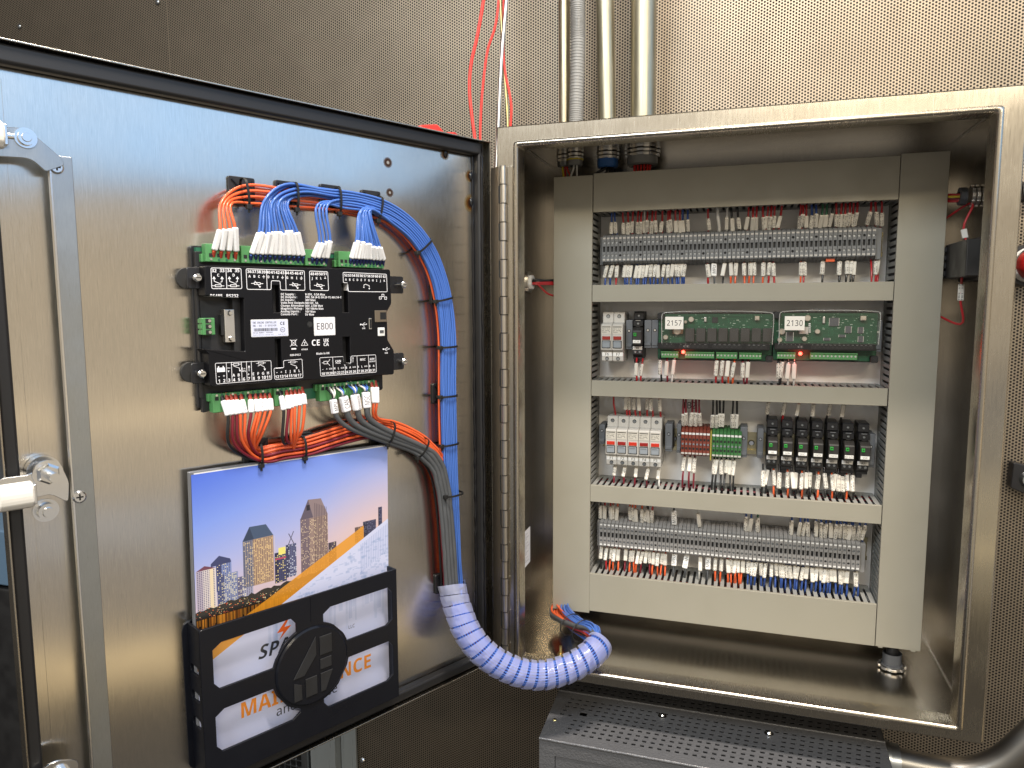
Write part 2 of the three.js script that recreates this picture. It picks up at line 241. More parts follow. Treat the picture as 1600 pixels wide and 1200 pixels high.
// ---------- its door
const door = new THREE.Group(); door.name = 'door'; door.position.copy(HINGE); door.rotation.y = TURN; cabinet.add(door);
tag(door, 'open stainless door turned inside out towards the left');
const DW = 0.575, DT = -0.0162, DB = -0.757, ZS = -0.018;                  // door width, top, bottom; its inner sheet lies 18 mm behind the flange edge
{
  part(door, 'door_sheet', bx(-DW + 0.0012, -0.0012, DB + 0.0012, DT - 0.0012, ZS - 0.002, ZS), M.steelDoor);
  part(door, 'liner_sheet', bx(-0.5515, -0.0205, DB + 0.025, -0.0452, ZS - 0.0005, ZS + 0.0005), M.steelDoor);
  const t = 0.0018;
  part(door, 'door_flange', [bx(-DW, 0, DT - t, DT, ZS, 0, 0.0006), bx(-DW, 0, DB, DB + t, ZS, 0, 0.0006), bx(-DW, -DW + t, DB, DT, ZS, 0, 0.0006), bx(-t, 0, DB, DT, ZS, 0, 0.0006)], M.steelFrame);
  // foam gasket, poured bead round the edge
  const gz = -0.0045, wob = () => rr(-0.0006, 0.0006);
  part(door, 'gasket', [bx(-0.572, -0.0085, -0.0355, -0.0185, ZS, gz, 0.0035), bx(-0.572, -0.0085, DB + 0.003, DB + 0.0165, ZS, gz, 0.0035), bx(-0.5735, -0.5615, DB + 0.003, -0.019, ZS, gz, 0.0035), bx(-0.0185, -0.0085, DB + 0.003, -0.019, ZS, gz, 0.0035)], M.gasket);
  const bead = (a, b) => { const p = []; for (let i = 0; i <= 60; i++) { const q = V().lerpVectors(a, b, i / 60); q.x += wob(); q.y += wob(); p.push(q); } return tube(p, 0.0024, 240, 7); };
  part(door, 'sealant_bead', [bead(V(-0.0192, -0.036, ZS + 0.001), V(-0.0188, DB + 0.018, ZS + 0.001)), bead(V(-0.0135, -0.036, gz), V(-0.0132, DB + 0.012, gz))], M.sealant);
  const blob = (x, y) => new THREE.SphereGeometry(0.006, 14, 8).scale(0.6, rr(1, 1.5), 0.4).translate(x, y, ZS + 0.001);
  for (const b of [blob(-0.0215, -0.0622), blob(-0.021, -0.0965), blob(-0.066, -0.0365)]) part(door, 'sealant_blob', b, M.sealant);
  // heat tint round spot welds
  const tint = canvasTex(64, 64, (x) => { const g = x.createRadialGradient(32, 32, 4, 32, 32, 31); g.addColorStop(0, 'rgba(190,185,175,1)'); g.addColorStop(0.18, 'rgba(150,140,128,1)'); g.addColorStop(0.3, 'rgba(58,36,24,1)'); g.addColorStop(0.62, 'rgba(88,60,36,0.75)'); g.addColorStop(1, 'rgba(120,96,60,0)'); x.fillStyle = g; x.fillRect(0, 0, 64, 64); });
  const tm = std([1, 1, 1], 0.42, 0.7, { map: tint, transparent: true });
  for (const [u, v, r] of [[606, 254, 0.0072], [609, 301, 0.006]]) { const p = onDoor(u, v, ZS + 0.0005); part(door, 'weld_mark', new THREE.CircleGeometry(r, 24).translate(p.x, p.y, ZS + 0.0008), tm); }
  const burn = canvasTex(64, 64, (x) => { const g = x.createRadialGradient(32, 32, 6, 32, 32, 31); g.addColorStop(0, 'rgba(40,20,8,0.95)'); g.addColorStop(0.45, 'rgba(110,70,20,0.8)'); g.addColorStop(0.75, 'rgba(150,120,50,0.4)'); g.addColorStop(1, 'rgba(150,130,70,0)'); x.fillStyle = g; x.fillRect(0, 0, 64, 64); });
  const bm = std([1, 1, 1], 0.4, 0.6, { map: burn, transparent: true });
  for (const [x, y, rx, ry] of [[-0.0235, -0.0622, 0.009, 0.009], [-0.0235, -0.0985, 0.011, 0.013], [-0.067, -0.0405, 0.008, 0.007]]) part(door, 'heat_stain', new THREE.CircleGeometry(1, 24).scale(rx, ry, 1).translate(x, y, ZS + 0.001), bm);
  // hinge: leaves and knuckles
  const y0 = -0.052, pitch = 0.0247, k = 28;
  part(cabinet, 'hinge_leaf', bx(0.0125, 0.0225, y0 - k * pitch, y0, 0.0002, 0.0018, 0.0005), M.steelFrame);
  part(door, 'hinge_leaf', [bx(0.0006, 0.0022, y0 - k * pitch, y0, ZS, 0.004, 0.0005)], M.hinge);
  part(cabinet, 'hinge_leaf', bx(-0.0095, 0.0085, y0 - k * pitch, y0, -0.0008, 0.0008, 0.0006).rotateY(-0.62).translate(-0.0028, 0, -0.0018), M.hingeDark);
  for (let i = 0; i < k; i++) part(cabinet, 'hinge_knuckle', cyl(0.0049, 0.0049, pitch - 0.0014, [0.0105 + (i % 2 ? 0.0007 : 0), y0 - (i + 0.5) * pitch, 0.0062], 'y', 18), M.hinge);
  for (let i = 1; i < k; i += 2) part(cabinet, 'hinge_gap_shade', bx(0.0032, 0.0062, y0 - (i + 1) * pitch + 0.001, y0 - i * pitch - 0.001, 0.0022, 0.0036), M.dark);  // solid dark boxes put in for the shade in the notches
  part(cabinet, 'hinge_pin', cyl(0.0036, 0.0036, k * pitch, [0.0108, y0 - k * pitch / 2, 0.0062], 'y', 12), M.dark);
}
// ---------- latch gear on the door's free edge
{
  const latch = thing('door_latch', 'zinc plated three point latch rod with white rollers at the door edge', 'latch', 0, true);
  const q = (u, v, z) => { const p = onDoor(u, v, z); return [p.x, p.y]; };
  const barX0 = -0.5232, barX1 = -0.5066, bz = 0.0;
  part(latch, 'latch_rod', bx(barX0, barX1, -0.752, -0.106, bz - 0.003, bz, 0.0006), M.zinc);
  part(latch, 'rod_edge', bx(barX0 - 0.0014, barX0, -0.752, -0.118, bz - 0.006, bz + 0.0006), M.bolt);
  // upper arm
  const arm = rounded([q(-18, 200, 0.003), q(25, 198, 0.003), q(48, 206, 0.003), q(96, 247, 0.003), q(101, 258, 0.003), q(72, 268, 0.003), q(48, 247, 0.003), q(-18, 243, 0.003)], [0.001, 0.006, 0.006, 0.002, 0.002, 0.002, 0.006, 0.001]);
  part(latch, 'latch_arm', ex(arm, 0.0005, 0.003, [], 0.0003), M.zinc);
  const screw = (u, v, r, z0, dome = 0.002) => { const [x, y] = q(u, v, z0 + dome); return [lathe([[0, dome], [r * 0.75, dome * 0.9], [r, dome * 0.3], [r, 0]], [x, y, z0], 'z', 18), bx(x - r * 0.5, x + r * 0.5, y - r * 0.12, y + r * 0.12, z0 + dome * 0.6, z0 + dome * 1.06), bx(x - r * 0.12, x + r * 0.12, y - r * 0.5, y + r * 0.5, z0 + dome * 0.6, z0 + dome * 1.05)]; };
  const nut = (u, v, r, z0, z1) => { const [x, y] = q(u, v, (z0 + z1) / 2); return [cyl(r * 1.35, r * 1.35, 0.0015, [x, y, z0 + 0.0008], 'z', 24), lathe([[0, z1 - z0], [r * 0.55, z1 - z0], [r * 0.62, (z1 - z0) * 0.8], [r, (z1 - z0) * 0.8], [r, 0]], [x, y, z0], 'z', 18)]; };
  part(latch, 'bolt', nut(41, 215, 0.0062, 0.003, 0.0085), M.bolt);
  for (const [u, v] of [[89, 261], [125, 777]]) { const [a, b, c] = screw(u, v, 0.0058, bz); part(latch, 'screw', a, M.bolt); part(latch, 'screw_slot', [b, c], M.dark); }
  // middle cam on the handle shaft
  const cam = rounded([q(-2, 748, 0.004), q(48, 742, 0.004), q(62, 728, 0.004), q(96, 728, 0.004), q(108, 752, 0.004), q(107, 785, 0.004), q(92, 778, 0.004), q(80, 772, 0.004), q(-2, 790, 0.004)], 0.004);
  part(latch, 'latch_cam', ex(cam, 0.0012, 0.004, [], 0.0003), M.bolt);
  { const [x, y] = q(72, 738, 0.0); part(latch, 'shaft', [cyl(0.0135, 0.0135, 0.010, [x, y, -0.012], 'z', 28), cyl(0.0118, 0.0118, 0.003, [x, y, 0.0055], 'z', 28), lathe([[0, 0.008], [0.0075, 0.008], [0.0095, 0.005], [0.0098, 0]], [x, y, 0.004], 'z', 6), cyl(0.0045, 0.0042, 0.024, [x, y, 0.018], 'z', 16), lathe([[0, 0.001], [0.0042, 0], [0.0042, -0.001]], [x, y, 0.031], 'z', 14)], M.bolt); }
  part(latch, 'washer_nut', nut(74, 799, 0.0078, ZS, ZS + 0.012), M.bolt);
  // rollers turn on pins that run along the door towards its edge
  for (const [u, v, r, u2] of [[-16, 212, 0.012, 6], [25, 770, 0.0125, 52]]) {
    const a = onDoor(u2 - 2, v, 0.0); part(latch, 'roller', lathe([[0, 0.026], [r * 0.9, 0.026], [r, 0.0245], [r, 0.0015], [r * 0.9, 0], [0, 0]], [a.x - 0.026, a.y, 0], 'x', 28), M.nylon);
    part(latch, 'roller_pin', [cyl(0.004, 0.004, 0.012, [a.x + 0.004, a.y, 0], 'x', 12), bx(a.x - 0.0005, a.x + 0.0022, a.y - 0.0085, a.y + 0.0085, -0.007, 0.0085, 0.0006)], M.bolt);
  }
  // lower arm, mostly below the frame
  { const [x, y] = q(100, 1203, 0.004); part(latch, 'latch_arm', ex(rounded([[x - 0.03, y + 0.004], [x - 0.006, y + 0.011], [x + 0.012, y + 0.004], [x + 0.012, y - 0.03], [x - 0.03, y - 0.03]], 0.005), 0.0005, 0.003, [], 0.0003), M.bolt); part(latch, 'bolt', [lathe([[0, 0.008], [0.0055, 0.0075], [0.0075, 0.005], [0.0075, 0]], [x - 0.002, y - 0.004, 0.003], 'z', 16)], M.bolt); }
}
// ---------- mounting panel
const ZD = -0.155;                                                          // face of the duct covers
const panel = thing('mounting_panel', 'white painted panel carrying the ducts and devices inside the cabinet', 'panel');
part(panel, 'panel_sheet', bx(0.036, 0.578, -0.735, -0.034, ZP - 0.003, ZP, 0.001), M.panel);
part(panel, 'standoff', cyl(0.006, 0.006, 0.01, [0.05, -0.06, ZP - 0.008], 'z', 10), M.bolt); part(panel, 'standoff', cyl(0.006, 0.006, 0.01, [0.56, -0.72, ZP - 0.008], 'z', 10), M.bolt);
const lettering = (text, px, font, color) => canvasTex(256, 96, (x) => { x.clearRect(0, 0, 256, 96); x.fillStyle = color; x.textAlign = 'center'; x.textBaseline = 'middle'; x.font = px + 'px ' + font; x.fillText(text, 128, 50); });
{ const p = onZ(1077, 633, ZP); part(panel, 'lettering', card(p.x - 0.017, p.x + 0.017, p.y - 0.0075, p.y + 0.0075, ZP + 0.0004), printed(lettering('TB2', 92, 'monospace', '#22201e'), 0.5, { transparent: true })); }
// ---------- slotted wire ducts
function duct(x0, x1, y0, y1, label, upright, sides) {
  const t = thing('wire_duct', label, 'wire duct', 'grey slotted wire ducts');
  const c = 0.0016, lip = 0.005;
  part(t, 'duct_cover', [bx(x0, x1, y0, y1, ZD - c, ZD, 0.0006), ...(upright ? [bx(x0, x0 + c, y0, y1, ZD - lip, ZD - c), bx(x1 - c, x1, y0, y1, ZD - lip, ZD - c)] : [bx(x0, x1, y0, y0 + c, ZD - lip, ZD - c), bx(x0, x1, y1 - c, y1, ZD - lip, ZD - c)])], M.duct);
  part(t, 'duct_base', bx(x0 + c, x1 - c, y0 + c, y1 - c, ZP, ZP + 0.002), M.ductIn);
  for (const s of sides) {                                                  // a wall of fingers with gaps between them
    const g = [], w = 0.0018, len = upright ? y1 - y0 : x1 - x0, n = Math.floor(len / 0.0095), e = (len - n * 0.0095) / 2;
    const at = s === 'x1' ? x1 - c - w : s === 'x0' ? x0 + c : s === 'y1' ? y1 - c - w : y0 + c;
    const slab = (a, b, za, zb) => g.push(upright ? bx(at, at + w, y0 + a, y0 + b, za, zb) : bx(x0 + a, x0 + b, at, at + w, za, zb));
    slab(0, len, ZP + 0.002, ZP + 0.014); slab(0, e + 0.003, ZP + 0.014, ZD - c); slab(len - e - 0.003, len, ZP + 0.014, ZD - c);
    for (let i = 0; i < n - 1; i++) { const a = e + 0.0070 + i * 0.0095; slab(a, a + 0.0055, ZP + 0.014, ZD - c); }
    slab(0, len, ZD - 0.0042, ZD - c);
    part(t, 'slotted_wall', g, M.duct.w ??= plastic([0.3, 0.3, 0.28], 0.55, 0.25));
  }
  return t;
}
duct(0.0395, 0.0997, -0.7285, -0.0425, 'tall grey wire duct at the left side of the panel, beside the hinge', true, ['x0', 'x1']);
{ const d = duct(0.516, 0.5735, -0.7242, -0.038, 'tall grey wire duct at the right side of the panel, partly in shade', true, ['x0', 'x1']);
  for (const x of [0.5225, 0.5645]) part(d, 'cover_clip', bx(x - 0.003, x + 0.003, -0.7262, -0.7242, ZD - 0.004, ZD - 0.0004, 0.0006), M.duct); }
duct(0.1008, 0.5152, -0.0975, -0.0404, 'wide horizontal grey wire duct across the top of the panel', false, ['y0', 'y1']);
duct(0.1004, 0.5152, -0.2322, -0.2064, 'narrow horizontal grey wire duct under the upper terminal strip', false, ['y0', 'y1']);
duct(0.1002, 0.5146, -0.3772, -0.3527, 'narrow horizontal grey wire duct under the two green circuit boards', false, ['y0', 'y1']);
duct(0.1, 0.515, -0.545, -0.5184, 'narrow horizontal grey wire duct under the fuse holders and relays', false, ['y0', 'y1']);
duct(0.0997, 0.515, -0.7245, -0.6627, 'wide horizontal grey wire duct across the bottom of the panel', false, ['y0', 'y1']);
// ---------- DIN rails
function rail(x0, x1, y, label) {
  const t = thing('din_rail', label, 'mounting rail', 'zinc mounting rails on the panel'), h = 0.0175;
  part(t, 'rail_profile', profileX([[ZP, y - 0.0125], [ZP + 0.0015, y - 0.0125], [ZP + 0.0015, y + 0.011], [ZP + 0.0075, y + 0.011], [ZP + 0.0075, y + h], [ZP + 0.006, y + h], [ZP + 0.006, y + 0.0125], [ZP, y + 0.0125]], x0, x1, 0.0001), M.rail);
  part(t, 'rail_flange', profileX([[ZP + 0.0015, y - 0.0125], [ZP + 0.0015, y - 0.011], [ZP + 0.0075, y - 0.011], [ZP + 0.0075, y - h], [ZP + 0.006, y - h], [ZP + 0.006, y - 0.0125]], x0, x1, 0.0001), M.rail);
  return t;
}
rail(0.104, 0.511, -0.1512, 'zinc rail behind the upper grey terminal strip');
rail(0.106, 0.509, -0.285, 'zinc rail behind the row with the two circuit boards');
const midRail = rail(0.106, 0.509, -0.452, 'yellowish zinc rail seen between fuse holders, coloured terminals and relays');
rail(0.104, 0.511, -0.605, 'zinc rail behind the lower grey terminal strip');
for (const u of [1053, 1174]) { const p = onZ(u, u > 1100 ? 692 : 685, ZP + 0.0015); part(midRail, 'rail_screw', lathe([[0, 0.003], [0.0035, 0.0024], [0.0048, 0]], [p.x, p.y, ZP + 0.0015], 'z', 14), M.bolt); }
// ---------- grey terminal strips
{
  const w = 0.0062, body = profileX([[-0.228, -0.0245], [-0.2, -0.0245], [-0.187, -0.0212], [-0.184, -0.0188], [-0.184, 0.0188], [-0.187, 0.0212], [-0.2, 0.0245], [-0.228, 0.0245]], 0.0002, w - 0.0003, 0.0003);
  const face = ex(rect(0.0003, w - 0.0004, -0.0188, 0.0188), -0.184, -0.18, [circle(w / 2, 0.0098, 0.0019, 8), circle(w / 2, -0.0098, 0.0019, 8), rect(0.0013, w - 0.0014, -0.0042, 0.0042)], 0);
  const dark = [card(0.0009, w - 0.001, 0.0075, 0.012, -0.1836), card(0.0009, w - 0.001, -0.012, -0.0075, -0.1836), card(0.0012, w - 0.0013, -0.0043, 0.0043, -0.1837)];  // near-black cards put the shade of the holes into colour
  const screwTop = [0.0098, -0.0098].map((y) => cyl(0.0016, 0.0016, 0.0012, [w / 2, y, -0.1828], 'z', 8));
  const tagTop = [0.0163, -0.0163].map((y) => bx(0.0012, w - 0.0012, y - 0.0011, y + 0.0011, -0.1801, -0.1794));
  const geo = (list) => { const g = mergeGeometries([].concat(list).map(plain)); return metre(g, 0.2); };
  const grey = [geo([body, face]), geo(dark), geo(screwTop), geo(tagTop)], mats = (m) => [m, M.dark, M.zinc, m === M.grey ? M.offwhite : M.white];
  function strip(name, label, x0, n, y, m) {
    const t = thing(name, label, 'terminal strip');
    for (let i = 0; i < n; i++) {
      const b = new THREE.Group(); b.name = 'terminal'; b.position.set(x0 + i * w, y, 0); t.add(b);
      grey.forEach((g, k) => { if (k === 2 && (i * 7 + n) % 5 === 0) return; const q = new THREE.Mesh(g, mats(m)[k]); q.name = ['housing', 'opening', 'screws', 'marker_tag'][k]; q.castShadow = q.receiveShadow = true; if (k) q.userData.kind = 'stuff'; b.add(q); });
    }
    part(t, 'end_bracket', [bx(x0 - 0.0055, x0 - 0.0006, y - 0.0235, y + 0.02, -0.228, -0.191, 0.001)], m); part(t, 'end_bracket', [bx(x0 + n * w, x0 + n * w + 0.0075, y - 0.0235, y + 0.02, -0.228, -0.186, 0.001)], m);
    return t;
  }
  strip('terminal_strip', 'upper long strip of grey feed-through terminals near the panel top', 0.1105, 62, -0.1512, M.grey);
  strip('terminal_strip', 'lower long strip of grey feed-through terminals near the panel bottom', 0.1103, 62, -0.605, M.greyLow = plastic([0.26, 0.255, 0.25], 0.5));
}
// ---------- coloured terminals: eight maroon and eight green with screws
{
  const w = 0.0054;
  function small(label, x0, y, m, cat) {
    const t = thing(m === M.maroon ? 'maroon_terminal_strip' : 'green_terminal_strip', label, cat);
    for (let i = 0; i < 8; i++) {
      const x = x0 + i * w, b = new THREE.Group(); b.name = 'terminal'; t.add(b);
      part(b, 'housing', [profileX([[-0.228, y - 0.0225], [-0.195, y - 0.0225], [-0.184, y - 0.019], [-0.182, y - 0.0165], [-0.182, y + 0.0165], [-0.186, y + 0.02], [-0.2, y + 0.0235], [-0.228, y + 0.0235]], x + 0.0002, x + w - 0.0003, 0.0004)], m);
      part(b, 'opening', card(x + 0.0012, x + w - 0.0012, y + 0.0035, y + 0.0068, -0.1815), M.dark); part(b, 'opening', card(x + 0.0012, x + w - 0.0012, y - 0.0105, y - 0.0072, -0.1815), M.dark);
      part(b, 'screw', lathe([[0, 0.0012], [0.0016, 0.001], [0.002, 0]], [x + w / 2, y - 0.002, -0.182], 'z', 10), M.bolt);
      part(b, 'marker_tag', bx(x + 0.0006, x + w - 0.0006, y + 0.0128, y + 0.0158, -0.1822, -0.1812), M.white);
      part(b, 'marker_tag', bx(x + 0.0006, x + w - 0.0006, y - 0.0178, y - 0.0152, -0.1832, -0.1816), M.offwhite);
    }
    return t;
  }
  const a = onZ(1064, 692, -0.182), b = onZ(1111, 695, -0.182);
  small('eight maroon screw terminals side by side right of the five fuse holders', a.x, a.y + 0.001, M.maroon, 'terminal strip');
  const g = small('eight green screw terminals beside the maroon ones', b.x + 0.0012, b.y + 0.0006, M.greenTerm, 'terminal strip');
  part(g, 'end_plate', bx(b.x - 0.0012, b.x + 0.0008, b.y - 0.024, b.y + 0.021, -0.228, -0.181), M.yellowGreen);
}
// ---------- end clamps on the rails
function clamp(u0, u1, v0, v1, label) {
  const a = onZ(u0, v0, -0.19), b = onZ(u1, v1, -0.19), t = thing('end_clamp', label, 'end clamp', 'grey end clamps on the rails'), cy = (a.y + b.y) / 2;
  part(t, 'clamp_body', [bx(a.x, b.x, b.y, a.y, -0.229, -0.19, 0.001), bx(a.x + 0.0008, b.x - 0.0008, b.y + 0.004, b.y + 0.009, -0.19, -0.188, 0.0005)], M.clampGrey);
  const x = (a.x + b.x) / 2; part(t, 'screw_recess', cyl(0.0026, 0.0026, 0.0006, [x, cy + 0.006, -0.1898], 'z', 12), M.dark); part(t, 'clamp_screw', cyl(0.0017, 0.0017, 0.0006, [x, cy + 0.006, -0.1892], 'z', 10), M.bolt);
}
clamp(978, 988, 500, 546, 'grey end clamp left of the lone relay in the upper row');
clamp(1007, 1017.5, 500, 544, 'grey end clamp right of the lone relay in the upper row');
clamp(1018.5, 1028, 500, 544, 'grey end clamp against the left circuit board');
clamp(1366, 1377, 501, 550, 'grey end clamp at the right end of the right circuit board');
clamp(936, 945, 663, 694, 'grey end clamp left of the five fuse holders');
clamp(1039.5, 1050, 662, 706, 'grey end clamp right of the five fuse holders');
clamp(1058, 1063.5, 662, 708, 'grey end clamp left of the maroon terminals');
clamp(1157, 1167, 667, 715, 'grey end clamp right of the green terminals');
clamp(1184, 1192, 669, 716, 'grey end clamp left of the row of seven relays');
clamp(1354, 1365.5, 678, 731, 'grey end clamp at the right end of the relay row');
// ---------- fuse holders
{
  const w = 0.0172, print = canvasTex(128, 128, (x) => { x.fillStyle = '#cbc6ba'; x.fillRect(0, 0, 128, 128); x.fillStyle = '#2b2926'; x.fillRect(6, 10, 112, 14); x.font = 'bold 20px sans-serif'; x.fillText('690 V  32 A', 8, 56); x.fillText('gG  10x38', 8, 82); x.fillRect(8, 98, 60, 6); x.fillRect(100, 80, 6, 20); });
  const printMat = printed(print, 0.5);
  const side = [[-0.228, 0], [-0.187, 0], [-0.185, -0.0018], [-0.185, -0.016], [-0.1715, -0.0185], [-0.17, -0.0205], [-0.17, -0.058], [-0.174, -0.0605], [-0.178, -0.062], [-0.178, -0.0755], [-0.18, -0.0772], [-0.228, -0.0772]];
  const bodyGeo = metre(plain(profileX(side, 0.0002, w - 0.0003, 0.0006)), 0.2);
  const lit = { F1: 1, F3: 1, F5: 1 };
  for (const [name, u, v, where] of [['F1', 949, 650, 'leftmost of the five-fuse row'], ['F2', 0, 1, 'second in the five-fuse row'], ['F3', 0, 2, 'middle of the five-fuse row'], ['F4', 0, 3, 'fourth in the five-fuse row'], ['F5', 0, 4, 'rightmost of the five-fuse row'], ['F6', 942, 487.5, 'left of the upper fuse pair'], ['F7', 0, 1, 'right of the upper fuse pair']]) {
    const first = { F1: onZ(949, 650, -0.185), F6: onZ(942, 487.5, -0.185) }, base = u ? first[name] : first[+name[1] > 5 ? 'F6' : 'F1'], x = base.x + (u ? 0 : v * w), y = base.y;
    const t = thing('fuse_holder', 'pale grey fuse holder marked ' + name + ', ' + where, 'fuse holder', +name[1] > 5 ? 'pair of fuse holders F6 and F7' : 'row of five fuse holders');
    const b = new THREE.Mesh(bodyGeo, M.offwhite); b.name = 'fuse_body'; b.position.set(x, y, 0); t.add(b);
    part(t, 'window', bx(x + 0.0022, x + w - 0.0024, y - 0.0427, y - 0.0372, -0.1702, -0.1688, 0.0004), lit[name] ? M.red : M.redDim);
    part(t, 'pull_lever', [bx(x + 0.0024, x + w - 0.0026, y - 0.0552, y - 0.0448, -0.1705, -0.1672, 0.0012), bx(x + 0.004, x + w - 0.0042, y - 0.046, y - 0.0446, -0.1672, -0.1664)], M.lever);
    part(t, 'lever_gap', bx(x + 0.0016, x + w - 0.0018, y - 0.056, y - 0.0438, -0.1702, -0.1696), M.dark);
    part(t, 'print', card(x + 0.0008, x + w - 0.001, y - 0.0335, y - 0.0212, -0.1694), printMat);
    part(t, 'label', bx(x + 0.0006, x + w - 0.0008, y - 0.0686, y - 0.0622, -0.178, -0.1772, 0.0002), M.white);
    part(t, 'lettering', card(x + 0.002, x + w - 0.002, y - 0.0685, y - 0.0623, -0.17705), plate(name, 64, 32, 30, 'sans-serif', '#efeeea'));
    for (const [yy, z] of [[-0.0066, -0.185], [-0.0725, -0.178]]) { part(t, 'screw_hole', cyl(0.003, 0.003, 0.0005, [x + w / 2, y + yy, z], 'z', 12), M.dark); part(t, 'screw', cyl(0.0022, 0.0022, 0.0005, [x + w / 2, y + yy - 0.0003, z + 0.0003], 'z', 10), M.zinc); }
  }
}
// ---------- plug-in relays
{
  const w = 0.0155, side = [[-0.228, 0], [-0.194, 0], [-0.192, -0.002], [-0.192, -0.0118], [-0.196, -0.0128], [-0.186, -0.0132], [-0.1845, -0.015], [-0.1845, -0.0225], [-0.198, -0.024], [-0.198, -0.053], [-0.184, -0.0535], [-0.183, -0.066], [-0.19, -0.071], [-0.19, -0.074], [-0.228, -0.074]];
  const socket = metre(plain(profileX(side, 0.0003, w - 0.0003, 0.0005)), 0.2);
  const cover = metre(plain(profileX([[-0.199, -0.0245], [-0.179, -0.0245], [-0.171, -0.029], [-0.17, -0.031], [-0.17, -0.0498], [-0.172, -0.0518], [-0.199, -0.0522]], 0.0012, w - 0.0004, 0.0009)), 0.2);
  const tags = ['FUEL', 'GLOW', 'FAULT', 'STARTER', 'STARTER', 'NOT AUTO', 'SPARE', 'ALT 24V'];
  function relay(name, x, y, label, text, group) {
    const t = thing('relay', label, 'relay', group);
    const add = (n, g, m) => { const q = new THREE.Mesh(g, m); q.name = n; q.position.set(x, y, 0); q.castShadow = q.receiveShadow = true; t.add(q); };
    add('socket', socket, M.black); add('relay_cover', cover, M.relayCase);
    part(t, 'test_button', [bx(x + 0.003, x + 0.0075, y - 0.0375, y - 0.0325, -0.1704, -0.1678, 0.0005)], M.button);
    part(t, 'button_slot', card(x + 0.0044, x + 0.0062, y - 0.0355, y - 0.0335, -0.1677), M.dark);
    part(t, 'function_tag', bx(x + 0.0022, x + w - 0.0016, y - 0.0482, y - 0.0436, -0.1702, -0.1694, 0.0002), M.white);
    part(t, 'tag_text', card(x + 0.0024, x + w - 0.0018, y - 0.048, y - 0.0438, -0.16935), plate(text, 128, 32, 26, 'sans-serif', '#f2f1ec'));
    part(t, 'label', bx(x + 0.0005, x + w - 0.0007, y - 0.0592, y - 0.0538, -0.1838, -0.1824, 0.0002), M.white);
    part(t, 'lettering', card(x + 0.001, x + w - 0.001, y - 0.059, y - 0.054, -0.18235), plate(name, 96, 32, 30, 'sans-serif', '#d9d6d0'));
    for (const [dx, dy, z] of [[0.0078, -0.0068, -0.192], [0.0078, -0.0188, -0.1845], [0.0042, -0.0625, -0.183], [0.0112, -0.0625, -0.183]]) part(t, 'screw', lathe([[0, 0.0006], [0.0013, 0.0006], [0.0019, 0]], [x + dx, y + dy, z], 'z', 10), M.zinc);
    part(t, 'contact_blade', bx(x + 0.004, x + 0.0115, y - 0.0142, y - 0.0136, -0.1862, -0.1842), M.bolt);
    part(t, 'cover_clip', bx(x + 0.005, x + 0.011, y - 0.0238, y - 0.0228, -0.197, -0.184), M.relayCase);
    part(t, 'base_foot', bx(x + 0.001, x + w * 0.55, y - 0.0805, y - 0.0735, -0.225, -0.193, 0.0008), M.black);
  }
  const a = onZ(1199, 655, -0.19), b = onZ(1341, 662, -0.19);
  for (let i = 0; i < 7; i++) relay('R' + (i + 1), lerp(a.x, b.x, i / 6), lerp(a.y, a.y - 0.001, i / 6), 'black plug-in relay labelled R' + (i + 1) + ' in the row of seven', tags[i], 'row of seven black relays');
  const r8 = onZ(990.5, 486.5, -0.192); relay('R8', r8.x, r8.y, 'lone black plug-in relay labelled R8 beside the upper fuse pair', tags[7]);
}
